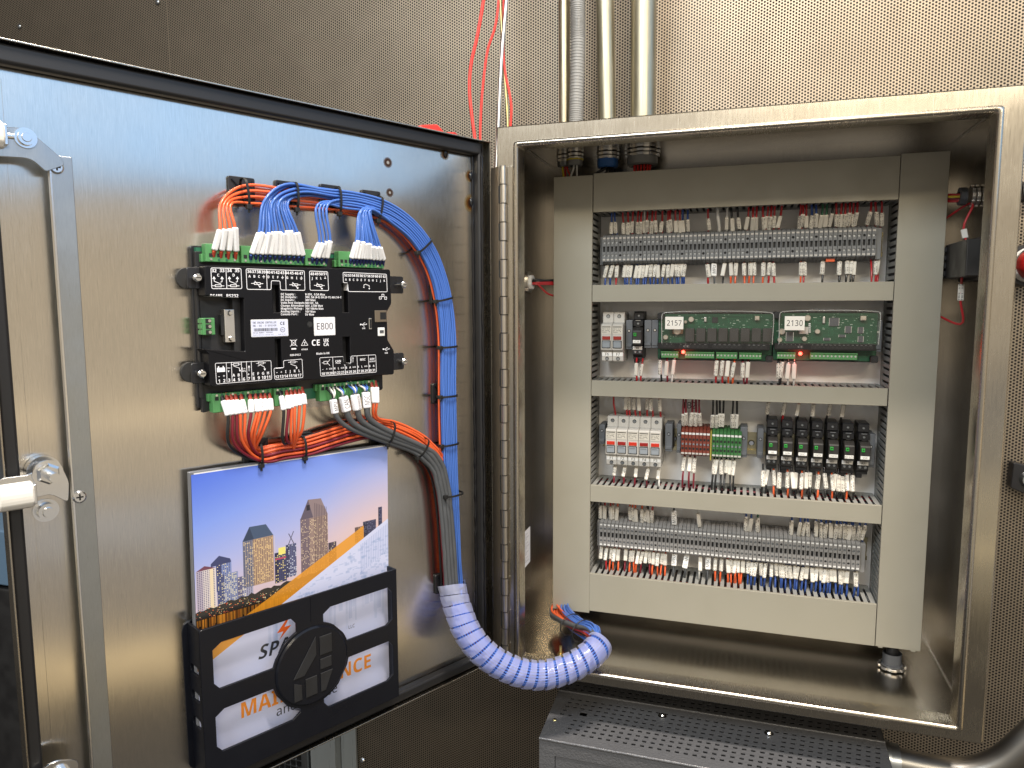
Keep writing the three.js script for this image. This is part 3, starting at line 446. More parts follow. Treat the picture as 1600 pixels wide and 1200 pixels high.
// ---------- two circuit boards under clear covers
{
  const silk = (n) => canvasTex(1024, 96, (x) => { x.fillStyle = '#0d0d0e'; x.fillRect(0, 0, 1024, 96); x.fillStyle = '#8f8f8c'; x.strokeStyle = '#8f8f8c'; for (let i = 0; i < 22; i++) { const a = 30 + i * 44; if (n === 1 ? i % 7 === 3 : i > 5 && i < 8) continue; x.strokeRect(a, 28, 36, 40); x.font = 'bold 20px sans-serif'; x.fillText(String(i + 1), a + 6, 22); x.beginPath(); x.moveTo(a + 6, 58); x.lineTo(a + 18, 42); x.lineTo(a + 30, 58); x.stroke(); } x.font = 'bold 44px serif'; x.fillText('CE', 240, 66); });
  const traces = canvasTex(512, 256, (x) => { x.fillStyle = '#12492f'; x.fillRect(0, 0, 512, 256); x.strokeStyle = '#1c6140'; x.lineWidth = 2; for (let i = 0; i < 70; i++) { let a = rnd() * 512, b = rnd() * 256; x.beginPath(); x.moveTo(a, b); for (let k = 0; k < 4; k++) { const d = rnd() * 60 - 30; if (k % 2) b += d; else a += d * 2; x.lineTo(a, b); } x.stroke(); } x.fillStyle = '#b9c2b2'; for (let i = 0; i < 90; i++) x.fillRect(rnd() * 512, rnd() * 200, 3 + rnd() * 5, 2); x.fillStyle = '#c9cdbf'; for (let i = 0; i < 26; i++) x.fillRect(rnd() * 512, rnd() * 190, 12, 3); });
  const boardMat = printed(traces, 0.35);
  function board(no, u0, v0, u1, v1, label, number, plateAt, ledAt, blocks) {
    const a = onZ(u0, v0, -0.186), b = onZ(u1, v1, -0.186), x0 = a.x, x1 = b.x, y1 = a.y, y0 = b.y, t = thing('circuit_board', label, 'circuit board');
    part(t, 'tray', ex(rounded(rect(x0, x1, y0, y1), 0.004), -0.228, -0.1885, [], 0.0006), M.black);
    part(t, 'board', bx(x0 + 0.001, x1 - 0.001, y0 + 0.0015, y1 - 0.001, -0.188, -0.1864), [M.pcb, M.pcb, M.pcb, M.pcb, boardMat, M.pcb][0]);
    part(t, 'board_face', card(x0 + 0.001, x1 - 0.001, y0 + 0.0015, y1 - 0.001, -0.1861), boardMat);
    const cy = y1 - 0.045;
    part(t, 'name_strip', bx(x0 + 0.002, x1 - 0.004, y1 - 0.0535, y1 - 0.0445, -0.1845, -0.1695, 0.0005), M.black);
    part(t, 'strip_print', card(x0 + 0.002, x1 - 0.004, y1 - 0.0532, y1 - 0.0448, -0.1693), printed(silk(no), 0.4));
    // clear cover: five panes
    const cz = -0.1685, cov = [card(x0 + 0.008, x1 - 0.001, cy, y1 + 0.0005, cz), card(x0 + 0.008, x1 - 0.001, 0, 0.0165, 0).rotateX(-PI / 2).translate(0, y1 + 0.0005, -0.185), card(0, 0.0165, cy, y1, 0).rotateY(PI / 2).translate(x1 - 0.001, 0, -0.1685), card(0, 0.0165, cy, y1, 0).rotateY(PI / 2).translate(x0 + 0.008, 0, -0.1685)];
    part(t, 'clear_cover', cov, M.clear);
    const e = 0.0007; part(t, 'cover_edge', tube([V(x0 + 0.008, cy, cz), V(x0 + 0.008, y1 - 0.001, cz), V(x0 + 0.0095, y1 + 0.0005, cz), V(x1 - 0.0025, y1 + 0.0005, cz), V(x1 - 0.001, y1 - 0.001, cz), V(x1 - 0.001, cy, cz)], e, 90, 6), std([0.75, 0.75, 0.72], 0.1, 0, { transmission: 0.6, ior: 1.4, thickness: 0.001 }));
    for (const [x, y] of [[x0 + 0.005, y1 - 0.004], [x1 - 0.004, y0 + 0.005]]) { part(t, 'mounting_ear', [ex(rounded(rect(x - 0.005, x + 0.005, y - 0.005, y + 0.005), 0.003), -0.188, -0.176, [], 0.0005)], M.black); part(t, 'screw', cyl(0.0026, 0.0026, 0.001, [x, y, -0.1756], 'z', 10), M.rubber); }
    for (const [p, q, n] of blocks) {                                       // green pluggable terminals with screws
      const A = onZ(p, 553, -0.176).x, B = onZ(q, 553, -0.176).x, yy = y1 - 0.0625;
      part(t, 'terminal_block', [bx(A, B, yy - 0.0048, yy + 0.0048, -0.186, -0.176, 0.0006), bx(A, B, yy + 0.0035, yy + 0.0048, -0.176, -0.174)], M.plug);
      const s = []; for (let i = 0; i < n; i++) s.push(cyl(0.0014, 0.0014, 0.0006, [lerp(A, B, (i + 0.5) / n), yy, -0.1757], 'z', 8)); tag(part(t, 'terminal_screws', s, M.bolt), 0, 0, 0, 'stuff');
    }
    const N = plateAt, p0 = onZ(N[0], N[1], -0.167), p1 = onZ(N[2], N[3], -0.167);
    part(t, 'number_plate', bx(p0.x, p1.x, p1.y, p0.y, -0.1683, -0.1674), M.white); part(t, 'lettering', card(p0.x, p1.x, p1.y, p0.y, -0.1672), plate(number, 128, 80, 45, 'monospace', '#efece4'));
    const L = onZ(ledAt[0], ledAt[1], -0.178); part(t, 'red_led', new THREE.SphereGeometry(0.0026, 12, 8).translate(L.x, L.y, -0.178), M.led);
    const pl = new THREE.PointLight(new THREE.Color().setRGB(1, 0.04, 0.02), 0.0035); pl.position.set(L.x, L.y + YO, -0.174); pl.castShadow = true; pl.name = 'led_light'; scene.add(pl);
    const put = (n, g, m) => part(t, n, g, m), at = (u, v, z = -0.18) => onZ(u, v, z);
    return { put, at, x0, x1, y0, y1 };
  }
  const b1 = board(1, 1028.5, 489.5, 1206, 565.5, 'left green circuit board numbered 2157 with a row of black relays', '2157', [1039.5, 495, 1067.5, 514.5], [1067.5, 550], [[1033, 1060, 6], [1070, 1116, 11], [1119, 1152, 6], [1155, 1190, 7]]);
  for (let i = 0; i < 8; i++) { const u = 1071 + i * 17.3, p = b1.at(u, 513, -0.1775), q = b1.at(u + 13.5, 534, -0.1775); b1.put('relay_block', bx(p.x, q.x, q.y, p.y, -0.186, -0.1745, 0.0006), M.relayCase); }
  for (const [u, v, r] of [[1080, 499, 0.0042], [1058, 517, 0.0058], [1040, 527, 0.0038], [1071, 503, 0.0025]]) { const p = b1.at(u, v); b1.put('capacitor', lathe([[0, 0.008], [r * 0.85, 0.008], [r, 0.0072], [r, 0]], [p.x, p.y, -0.186], 'z', 16), M.cap); }
  { const p = b1.at(1059, 517); b1.put('inductor', bx(p.x - 0.008, p.x + 0.008, p.y - 0.0045, p.y + 0.005, -0.186, -0.179, 0.0008), std([0.2, 0.12, 0.06], 0.5)); const q = b1.at(1102, 499); b1.put('crystal', bx(q.x - 0.002, q.x + 0.002, q.y - 0.004, q.y + 0.004, -0.186, -0.181, 0.001), M.bolt); const c = b1.at(1117, 500); b1.put('chip', bx(c.x - 0.004, c.x + 0.004, c.y - 0.004, c.y + 0.004, -0.186, -0.184), M.black); const s = b1.at(1183, 497); b1.put('rotary_switch', [bx(s.x - 0.003, s.x + 0.003, s.y - 0.003, s.y + 0.003, -0.186, -0.179), cyl(0.002, 0.002, 0.002, [s.x, s.y, -0.178], 'z', 10)], M.cap); }
  const b2 = board(2, 1209, 488, 1369, 566.5, 'right green circuit board numbered 2130 with small bare components', '2130', [1226.5, 494, 1257, 516], [1250.5, 552.5], [[1214, 1243, 6], [1266, 1340, 12]]);
  for (const [u, v, r] of [[1262, 497, 0.0045], [1277.5, 518, 0.0036], [1257, 529.5, 0.0036], [1218.5, 531, 0.0036], [1222, 518, 0.0045]]) { const p = b2.at(u, v); b2.put('capacitor', lathe([[0, 0.007], [r * 0.85, 0.007], [r, 0.0062], [r, 0]], [p.x, p.y, -0.186], 'z', 16), M.cap); }
  for (const [u, v, w, h] of [[1303.5, 503, 0.006, 0.006], [1325.5, 515, 0.0036, 0.005], [1345, 516, 0.003, 0.0045], [1345, 530, 0.003, 0.0045], [1234, 526, 0.0045, 0.007], [1292, 530, 0.004, 0.002], [1316, 525, 0.004, 0.002]]) { const p = b2.at(u, v, -0.184); b2.put('chip', bx(p.x - w, p.x + w, p.y - h, p.y + h, -0.186, -0.1842, 0.0003), M.greyDark); b2.put('chip_legs', bx(p.x - w - 0.0008, p.x + w + 0.0008, p.y - h * 0.9, p.y + h * 0.9, -0.186, -0.1854), M.bolt); }
  { const q = b2.at(1287.5, 500); b2.put('crystal', bx(q.x - 0.002, q.x + 0.002, q.y - 0.0052, q.y + 0.0052, -0.186, -0.181, 0.001), M.bolt); const c = b2.at(1258, 515); b2.put('module', bx(c.x - 0.008, c.x + 0.004, c.y - 0.006, c.y + 0.004, -0.186, -0.176, 0.0005), M.offwhite); const s = b2.at(1349, 497); b2.put('rotary_switch', [bx(s.x - 0.0035, s.x + 0.0035, s.y - 0.003, s.y + 0.003, -0.186, -0.179), cyl(0.0022, 0.0022, 0.002, [s.x, s.y, -0.178], 'z', 10)], M.cap); const g = []; for (let i = 0; i < 5; i++) { const k = b2.at(1265, 506 + i * 3.2, -0.184); g.push(bx(k.x - 0.0014, k.x + 0.0014, k.y - 0.0009, k.y + 0.0009, -0.186, -0.1845)); } tag(b2.put('resistors', g, M.white), 0, 0, 0, 'stuff'); }
}
// ---------- short wires between the ducts and the devices, each with its printed marker sleeve
const COLOR = { b: ['blue', 'wireNavy'], r: ['red', 'wireRed'], o: ['orange', 'wireOrange'], k: ['black', 'wireBlack'], w: ['white', 'wireWhite'], g: ['green', 'wireGreen'], y: ['grey', 'wireGrey'], m: ['dark red', 'wireMaroon'] };
const sleeveGeo = Array.from({ length: 32 }, (_, i) => {
  const g = plain(new RoundedBoxGeometry(0.0066, 0.02, 0.0042, 1, 0.0013)), p = g.attributes.position, uv = g.attributes.uv;
  for (let k = 0; k < p.count; k++) { const a = p.getX(k) / 0.0066 + 0.5, b = p.getY(k) / 0.02 + 0.5; uv.setXY(k, (i % 8 + 0.05 + a * 0.9) / 8, 1 - ((i / 8 | 0) + 1 - (0.04 + b * 0.92)) / 4); }
  return g;
});
let sleeveNo = 0;
function sleeveAt(parent, a, b, width = 1, mat = marked, geo) {            // a sleeve lying from a to b
  const m = new THREE.Mesh(geo ?? sleeveGeo[sleeveNo++ * 11 % 32], mat); m.name = 'marker_sleeve'; m.castShadow = m.receiveShadow = true;
  const y = V().subVectors(b, a), len = y.length(); y.normalize(); if (y.y < 0) y.negate();
  const z = V(0, 0, 1).addScaledVector(y, -y.z).normalize().applyAxisAngle(y, rr(-0.35, 0.35)), x = V().crossVectors(y, z);
  m.quaternion.setFromRotationMatrix(new THREE.Matrix4().makeBasis(x, y, z)); m.position.copy(a).lerp(b, 0.5); m.scale.set(width, len / 0.02, 1); parent.add(m); return m;
}
function wireRow(where, group, list, v0, v1, zDuct, yDuct, zDev, yDev, f0, f1, o = {}) {
  list.sort((a, b) => a[0] - b[0]);
  list.forEach(([u, c, flag, shift], i) => {
    const [cname, mname] = COLOR[c], bare = flag === 'bare', v = lerp(v0, v1, (u - 940) / 440), x = onZ(u, v, -0.185).x, yd = typeof yDev === 'function' ? yDev(x) : yDev;
    const t = thing('panel_wire', cname + ' wire ' + (bare ? 'without marker' : flag === 'blank' ? 'with blank white sleeve' : flag?.text ? 'with sleeve reading ' + flag.text : 'with printed white sleeve') + ', ' + ordinal(i + 1) + ' from left ' + where, 'wire', group);
    const xd = x + rr(-0.002, 0.002) + (shift || 0), xt = x + rr(-0.0012, 0.0012), s = yDuct > yd ? 1 : -1, zb = rr(-0.006, 0.004);
    const pts = [V(xd + rr(-0.002, 0.002), yDuct + s * 0.016, zDuct - 0.015), V(xd, yDuct + s * 0.001, zDuct), V(lerp(xd, xt, 0.4), lerp(yDuct, yd, 0.4), lerp(zDuct, zDev, 0.45) + 0.006 + zb), V(xt, lerp(yDuct, yd, 0.85), zDev + 0.003), V(xt, yd - s * 0.004, zDev - 0.004)];
    const curve = new THREE.CatmullRomCurve3(pts, false, 'centripetal'), thick = o.thick?.[i] || rr(0.0014, 0.0016);
    part(t, 'insulation', new THREE.TubeGeometry(curve, 14, thick, 6, false), M[mname]);
    if (o.ferrule) part(t, 'ferrule', new THREE.TubeGeometry(new THREE.LineCurve3(pts[3], pts[4]), 1, 0.0017, 6), M.black);
    if (!bare) {
      const at = (y) => { let best = 0, d = 9; for (let k = 0; k <= 40; k++) { const q = curve.getPoint(k / 40), e = abs(q.y - y); if (e < d) { d = e; best = k / 40; } } return curve.getPoint(best); };
      const j = rr(-0.0012, 0.0012), a = at(lerp(yDuct, yd, f0) + j), b = at(lerp(yDuct, yd, f1) + j), m = at(lerp(yDuct, yd, (f0 + f1) / 2) + j), zz = max(0, m.z - (a.z + b.z) / 2) + rr(0.0004, 0.0012); a.z += zz; b.z += zz; a.x += (m.x - (a.x + b.x) / 2) * 0.6; b.x += (m.x - (a.x + b.x) / 2) * 0.6 + rr(-0.0024, 0.0016);
      if (flag?.text) { const tm = printed(canvasTex(64, 160, (q) => { q.fillStyle = '#efeeea'; q.fillRect(0, 0, 64, 160); q.save(); q.translate(32, 80); q.rotate(-PI / 2); q.fillStyle = '#1c1c1c'; q.font = '52px sans-serif'; q.textAlign = 'center'; q.textBaseline = 'middle'; q.fillText(flag.text, 0, 0); q.restore(); }), 0.45); const g = plain(new RoundedBoxGeometry(0.0078, 0.02, 0.0042, 1, 0.0013)), p = g.attributes.position; for (let k = 0; k < p.count; k++) g.attributes.uv.setXY(k, p.getX(k) / 0.0078 + 0.5, p.getY(k) / 0.02 + 0.5); sleeveAt(t, a, b, 1.05, tm, g); }
      else sleeveAt(t, a, b, rr(0.8, 0.98), marked, flag === 'blank' ? sleeveGeo[29] : undefined);
    }
  });
}
const px = (o, k, s) => s.split(' ').filter(Boolean).map((q) => [o + parseFloat(q.slice(1)) / k, q[0], q.endsWith('x') ? 'bare' : q.endsWith('n') ? 'blank' : undefined]);
const tip = (arr, u, text) => { const q = arr.reduce((a, b) => abs(a[0] - u) < abs(b[0] - u) ? a : b); q[2] = { text }; return arr; };
wireRow('above the upper terminal strip', 'wires above the upper terminal strip', [...px(900, 5, 'b275 b305 r370 r408 r438 r475 r505 w533n r560 r597 r625 r672 r722 r742 r782n r806 b835 b876 r1035 w1112x w1172n k1220 k1270 r1345n r1376n r1408n'), ...px(1180, 5.333, 'r72 r96 r128 r155 r208 r372 r392 r432 b475 b515 g555n g590 k632 r680 r708 r750 r785 r815 r840 r952 r1010 r1055')], 354, 336, -0.186, -0.0975, -0.196, -0.1278, 0.43, 0.98, { thick: { 19: 0.0026 } });
wireRow('below the upper terminal strip', 'wires below the upper terminal strip', [...tip(px(900, 5, 'b237 b275 r308 b377 b405 b430 b470 b490 b520 b550 b585 b612 b638 b685 b718 b748 b780 b802 b825 b852 r1025 y1078 k1155n o1205 o1255 o1312 o1355 o1390 o1462 r1505 r1545'), 900 + 1078 / 5, 'MPU'), ...px(1180, 5.333, 'o375 r405 k572 k712 k765 k800 k832 r965x r1005 r1032')], 424, 424, -0.186, -0.2062, -0.196, -0.1748, 0.97, 0.34);
wireRow('under the two circuit boards', 'wires under the circuit boards and upper relay', [...px(910, 5.16, 'r432 r478 k633 m685 w735n r1080 r1127 o1172 o1218 m1295 m1332'), ...px(1180, 6.154, 'k228 k258 w320n w372n')].map((q) => q), 573, 583, -0.184, -0.352, -0.186, (x) => x < 0.19 ? -0.322 : -0.316, 0.85, 0.2, { ferrule: true });
const upper = 'wires above the fuses, coloured terminals and relays', lower = 'wires below the fuses, coloured terminals and relays';
wireRow('above the five fuse holders', upper, px(910, 5.926, 'r290x r400 r420 r482 r525 r598 r640 r722'), 632, 650, -0.184, -0.3775, -0.2, -0.411, 0.06, 0.7);
wireRow('above the coloured terminals', upper, px(910, 5.926, 'm940 m968 m1018 m1058 m1088 k1200 k1250 k1278 k1306 k1388 k1432'), 640, 650, -0.184, -0.3775, -0.197, -0.4265, 0.5, 0.94);
wireRow('above the seven relays', upper, px(1150, 5.926, 'k300 r447 k580 k706 k856 k988'), 632, 650, -0.184, -0.3775, -0.2, -0.4085, 0.06, 0.7);
wireRow('below the five fuse holders', lower, px(910, 5.926, 'm295 m390 m495 m605 w712n'), 738, 762, -0.184, -0.518, -0.197, -0.487, 0.95, 0.3);
wireRow('below the coloured terminals', lower, px(910, 5.926, 'm938 m985 m1035 k1212 k1240 k1280 k1325 k1362 k1406'), 730, 740, -0.184, -0.518, -0.197, -0.473, 0.98, 0.52);
wireRow('below the seven relays', lower, px(1150, 5.926, 'k243 k285 o347 k408 o480 k518n k548n o616 k655n k690 o760 k820 o892 k928n k958 k988 o1030 k1084'), 748, 762, -0.184, -0.518, -0.197, -0.482, 0.88, 0.28);
wireRow('above the lower terminal strip', 'wires above the lower terminal strip', [...tip(px(900, 6.154, 'k230 r268 r330 r352 o395 o505 o540 o575 o628 k675 k700 r728 y952 w1176n'), 900 + 952 / 6.154, 'MPU'), ...px(1140, 6.154, 'b152 b200 g272 b590 b668 b715 b755 b838 b884 b920 b972n b1018 b1062 b1100 b1130 b1160n b1192 b1240 b1298')], 803, 838, -0.186, -0.5452, -0.194, -0.582, 0.34, 1.0);
wireRow('below the lower terminal strip', 'wires below the lower terminal strip', [...tip(tip(tip(px(900, 6.154, 'k243 r286 o330 o358 o402 m470n o520 o552 o588 m630 k662n m705 o738 o778 o822 o850 y940 y1060 w1186n y1268 o1345 o1398 o1462 o1490 o1530 o1562'), 900 + 940 / 6.154, 'MPU'), 900 + 1060 / 6.154, 'CAN'), 900 + 1268 / 6.154, 'MSC'), ...px(1140, 6.154, 'o58 o120n b178 b215 b248 b300 b348 b402 b450 b488 b515 b545 b582 b622 b655 b700 b745n b797n b842 b880 b915 b940 b975n b1018 b1060 b1098 b1142 b1205 b1232')], 868, 908, -0.184, -0.6618, -0.194, -0.6285, 0.98, 0.42);
{ const p = onZ(1297, 406, -0.19); single('orange_jumper', 'small orange plug under the upper terminal strip', 'plug', [bx(p.x - 0.006, p.x + 0.006, p.y - 0.003, p.y + 0.003, -0.2, -0.187, 0.0008)], M.wireOrange); }
{ // crowded wiring that shows dark through the duct slots
  const cols = ['wireRed', 'wireBlack', 'wireMaroon', 'wireBlack'];
  cols.forEach((c, k) => { const g = []; for (const [y, n] of [[-0.069, 6], [-0.219, 3], [-0.365, 3], [-0.5315, 3], [-0.693, 6]]) for (let i = 0; i < n; i++) { const yy = y + rr(-0.008, 0.008), z = rr(-0.229, -0.2); g.push(tube([V(0.104, yy, z), V(0.2, yy + rr(-0.003, 0.003), z + rr(-0.008, 0.008)), V(0.3, yy + rr(-0.003, 0.003), z), V(0.42, yy + rr(-0.003, 0.003), z + rr(-0.008, 0.008)), V(0.511, yy, z)], 0.0013, 20, 5)); } tag(single('duct_wiring', ['red wiring lying inside', 'black wiring lying deep in', 'dark red wiring lying inside', 'black wiring lying flat in'][k] + ' the horizontal ducts', 'wiring', g, M[c]), 0, 0, 0, 'stuff'); });
}
// ---------- engine controller on the door (door axes)
const FZ = 0.013;                                                          // its front face
const dq = (u, v, z = FZ) => { const p = onDoor(u, v, z); return [p.x, p.y]; };
{
  const t = thing('engine_controller', 'black engine controller module labelled E800 with green plugs on the door', 'controller', 0, true);
  const X0 = -0.4005, X1 = -0.1775, Y1 = -0.1955, Y0 = -0.3195;
  // base frame on the door, then the step that carries the plugs, then the printed cover
  part(t, 'base_frame', ex(rounded(rect(-0.4035, -0.176, -0.341, -0.176), 0.003), ZS, -0.0125, [], 0.0006), M.black);
  part(t, 'rear_housing', ex(rounded([[-0.4015, -0.345], [-0.4015, -0.182], [-0.177, -0.182], [-0.177, -0.2], [-0.181, -0.205], [-0.181, -0.335], [-0.186, -0.338], [-0.186, -0.341], [-0.38, -0.341]].reverse(), 0.001), -0.0125, -0.006, [], 0.0006), M.black);
  const P = (u, v) => dq(u, v);
  const outline = [P(320, 415), P(610, 421), P(612, 474), P(605, 487), P(606, 531), P(616, 548), P(616, 585), P(329, 604), P(326, 553), P(316, 545), P(383, 549), P(381, 466), P(321, 462)];
  const slot = (u, v, w, h) => { const [x, y] = P(u, v), [a, b] = P(u + w, v + h); return rect(x, a, b, y); };
  const slots = [slot(426, 446, 12, 42), slot(534, 443, 11, 45), slot(430, 530, 11, 44), slot(536, 527, 12, 42)];
  const TW = 2048, TH = 1152, S = TW / (X1 - X0), cx = (x) => (x - X0) * S, cy = (y) => (Y1 - y) * S;
  const art = canvasTex(TW, TH, (c) => {
    c.fillStyle = '#0c0c10'; c.fillRect(0, 0, TW, TH); c.fillStyle = c.strokeStyle = '#f2f2f6'; c.lineWidth = 6; c.textAlign = 'center'; c.textBaseline = 'middle'; c.lineJoin = 'round';
    const at = (u, v) => { const [x, y] = P(u, v); return [cx(x), cy(y)]; };
    const T = (s, u, v, size = 36, bold = 'bold ', align = 'center') => { const [x, y] = at(u, v); c.textAlign = align; c.font = bold + size + 'px sans-serif'; c.fillText(s, x, y); };
    const box = (...p) => { c.beginPath(); const q = rounded(p.map(([u, v]) => at(u, v)), 14); q.forEach((k, i) => i ? c.lineTo(...k) : c.moveTo(...k)); c.closePath(); c.stroke(); };
    const line = (...p) => { c.beginPath(); p.forEach(([u, v], i) => i ? c.lineTo(...at(u, v)) : c.moveTo(...at(u, v))); c.stroke(); };
    const arrow = (u, v, d, s = 16) => { const [x, y] = at(u, v); c.beginPath(); c.moveTo(x - s, y); c.lineTo(x + s, y); c.lineTo(x, y - d * s * 1.6); c.closePath(); c.fill(); };
    const coil = (u, v, w = 60) => { const [x, y] = at(u, v); c.strokeRect(x - w / 2, y - 9, w, 18); c.beginPath(); c.moveTo(x - w, y); c.lineTo(x - w / 2, y); c.moveTo(x + w / 2, y); c.lineTo(x + w, y); c.stroke(); };
    // top row
    box([329.5, 418.5], [376.5, 419.5], [378, 451], [331, 451]); line([353, 419], [354.5, 451]);
    [['32', 334.5], ['33', 347], ['34', 358.5], ['35', 370.5]].forEach(([s, u]) => T(s, u, 422.8, 42)); T('C', 341, 430, 36); T('D', 365, 430, 36);
    for (const u of [334.5, 358.5]) { arrow(u, 436, 1); line([u, 436], [u + 0.3, 439.5], [u + 11, 443.8]); arrow(u + 12.5, 436, 1); line([u + 12.5, 436], [u + 12.5, 440], [u + 10, 441]); coil(u + 6.5, 446.5, 56); }
    T('RS485', 338, 462.5, 42); T('RS232', 363, 462.5, 42);
    box([384.5, 420], [475.5, 423.2], [476.5, 453.7], [438.5, 453], [437.5, 439], [424, 438.5], [423.5, 452.5], [386, 452]); line([416.3, 421.3], [417.5, 452.5]); line([446, 422.3], [447, 453]);
    '36 37 38 39 40 41 42 43 44 45 46 47'.split(' ').forEach((s, i) => T(s, 389.7 + i * 7.35, 424.2 + i * 0.28, 40)); 'ABC⏚DEF⏚GHI⏚'.split('').forEach((s, i) => { const u = 390 + i * 7.35, v = 431.5 + i * 0.28; if (s !== '⏚') T(s, u, v, 34); else { line([u, v - 2.6], [u, v]); line([u - 2, v], [u + 2, v]); line([u - 1, v + 1.8], [u + 1, v + 1.8]); } });
    for (const [u, v] of [[402, 443], [461, 445], [499, 446]]) { coil(u, v, 60); line([u - 4, v - 4], [u + 4, v + 5]); arrow(u + 4, v + 4, -1, 12); }
    box([483.5, 423.5], [512, 424.5], [513.5, 454], [484.5, 453.5]); '48 49 50 51'.split(' ').forEach((s, i) => T(s, 488 + i * 6.7, 428, 40)); 'JKL'.split('').forEach((s, i) => T(s, 488 + i * 6.7, 434.6, 34)); line([508, 432], [508, 435]); line([506.5, 435], [509.5, 435]);
    box([536, 425.5], [604, 428.5], [605, 456], [544.5, 455.5], [543.5, 442], [536.5, 441.6]); for (let i = 0; i < 11; i++) { T(String(52 + i), 540.5 + i * 6, 430 + i * 0.22, 38); T('ABCDEFGHIJK'[i], 540.5 + i * 6, 436.7 + i * 0.2, 32); }
    line([568.5, 447], [568.5, 445.5], [571, 444], [577, 446.5], [577, 449]); arrow(568.5, 448, -1, 10); arrow(577, 450, -1, 11);
    for (const [u, v] of [[598.3, 461.5], [594.3, 465.5], [602.5, 465.8]]) { const [x, y] = at(u, v); c.strokeRect(x - 14, y - 12, 28, 24); } line([598.3, 463], [598.3, 464.2]);
    // specification lines
    [['DC Supply :', '8-35V,  0.5A Max'], ['DC Outputs :', '30V, 5A (4-5) 3A (8-11) 4A (14-17)'], ['DC Inputs :', '30V Max'], ['Volts free Outputs :', '30V DC, 5A'], ['Charge Alternator :', '30V, 2.5W Max'], ['Magnetic Pickup :', '70V 10kHz Max'], ['Analog Inputs :', '10V Max'], ['Comms Port :', '5V Max']].forEach(([a, b], i) => { T(a, 438.6, 459.7 + i * 4.5, 29, 'bold ', 'left'); T(b, 476.8, 459.9 + i * 4.5, 29, 'bold ', 'left'); });
    // marks
    const [rx, ry] = at(458.7, 535.8); c.lineWidth = 5; c.strokeRect(rx - 22, ry - 26, 44, 48); c.beginPath(); c.moveTo(rx - 38, ry - 34); c.lineTo(rx + 38, ry + 34); c.moveTo(rx + 38, ry - 34); c.lineTo(rx - 38, ry + 34); c.stroke(); c.fillRect(rx - 26, ry + 52, 52, 14);
    const [qx, qy] = at(475.8, 535.6); c.beginPath(); c.moveTo(qx - 36, qy + 26); c.lineTo(qx, qy - 32); c.lineTo(qx + 36, qy + 26); c.closePath(); c.stroke(); T('7', 475.8, 536.8, 40); T('OTHER', 476, 546, 22); T('CE', 493.5, 535.5, 84); T('UK', 509.5, 531.8, 48); T('CA', 509.5, 538, 48); T('020-016.2', 461.5, 554.5, 26); T('Made in UK', 504.5, 552.3, 28);
    // usb signs
    for (const [u, v] of [[567.7, 507], [603, 545.5]]) { line([u - 4, v], [u + 5, v]); arrow(u + 5, v, 1, 8); const [x, y] = at(u - 4, v); c.beginPath(); c.arc(x, y, 9, 0, 7); c.fill(); line([u - 1, v], [u + 1.5, v - 2.5], [u + 3, v - 2.5]); line([u - 2, v], [u + 0.5, v + 2.5], [u + 2, v + 2.5]); T('USB', u + 0.5, v + 6, 22); }
    // bottom row
    box([336.3, 567.6], [423.4, 563.4], [424.6, 592.8], [338.3, 600]); for (const [u, d] of [[353.5, 0], [361.5, 0], [377, 0], [385, 0], [392.5, 0]]) line([u, 567 - (u - 336) * 0.05], [u + 1.3, 598.6 - (u - 338) * 0.083]);
    for (let i = 0; i < 11; i++) T(String(i + 1), 342.8 + i * 7.7, 595.6 - i * 0.62, 42); [['–', 0], ['+', 1], ['A', 3], ['B', 4], ['+', 6], ['E', 7], ['F', 8], ['G', 9], ['H', 10]].forEach(([s, i]) => T(s, 342.3 + i * 7.65, 588 - i * 0.52, 38));
    { const [x, y] = at(345.3, 576.5); c.fillRect(x - 38, y - 12, 76, 40); c.fillRect(x - 28, y - 26, 12, 16); c.fillRect(x + 16, y - 26, 12, 16); }
    coil(369, 569.3, 50); line([365, 572], [374, 575], [374.5, 579]); arrow(375, 578, -1, 11); coil(407.5, 567.3, 50); line([403, 572], [407, 570], [413, 573.5], [413.5, 577]); arrow(413.7, 576, -1, 12); arrow(389, 574, 1, 12); line([389, 574], [389.2, 580]); T('D +', 380.5, 576, 26); T('W/L', 381, 579.6, 24); line([354.5, 575], [360, 575]); arrow(357, 579, -1, 10);
    box([428, 575.5], [443.5, 574.5], [443, 563.5], [472, 561], [473.4, 590], [429.4, 593]); for (let i = 0; i < 6; i++) { T(String(12 + i), 433 + i * 7, 588.8 - i * 0.5, 40); T('–+IJKL'[i], 432.5 + i * 7, 581.8 - i * 0.5, 36); } coil(457.5, 565.6, 50); line([454, 569], [463, 572], [463.5, 574]); arrow(463.5, 574, -1, 11);
    box([499.5, 559], [536.5, 557], [537.5, 568.8], [548.5, 568], [548.5, 556.4], [587, 554.3], [588.3, 581.4], [501, 587.7]); for (const [u, v] of [[519.8, 558], [557.7, 556], [575.5, 555]]) line([u, v], [u + 1.2, v + 27]); line([539, 569], [540, 585.3]);
    for (let i = 0; i < 14; i++) { T(String(18 + i), 505 + i * 6.1, 584 - i * 0.43, 38); T(['–', '+', 'SCR', 'H', 'L', 'SCR', 'B', 'A', 'SCR', 'H', 'L', 'SCR', 'B', 'A'][i], 504.5 + i * 6.1, 577 - i * 0.42, [2, 5, 8, 11].includes(i) ? 22 : 30); }
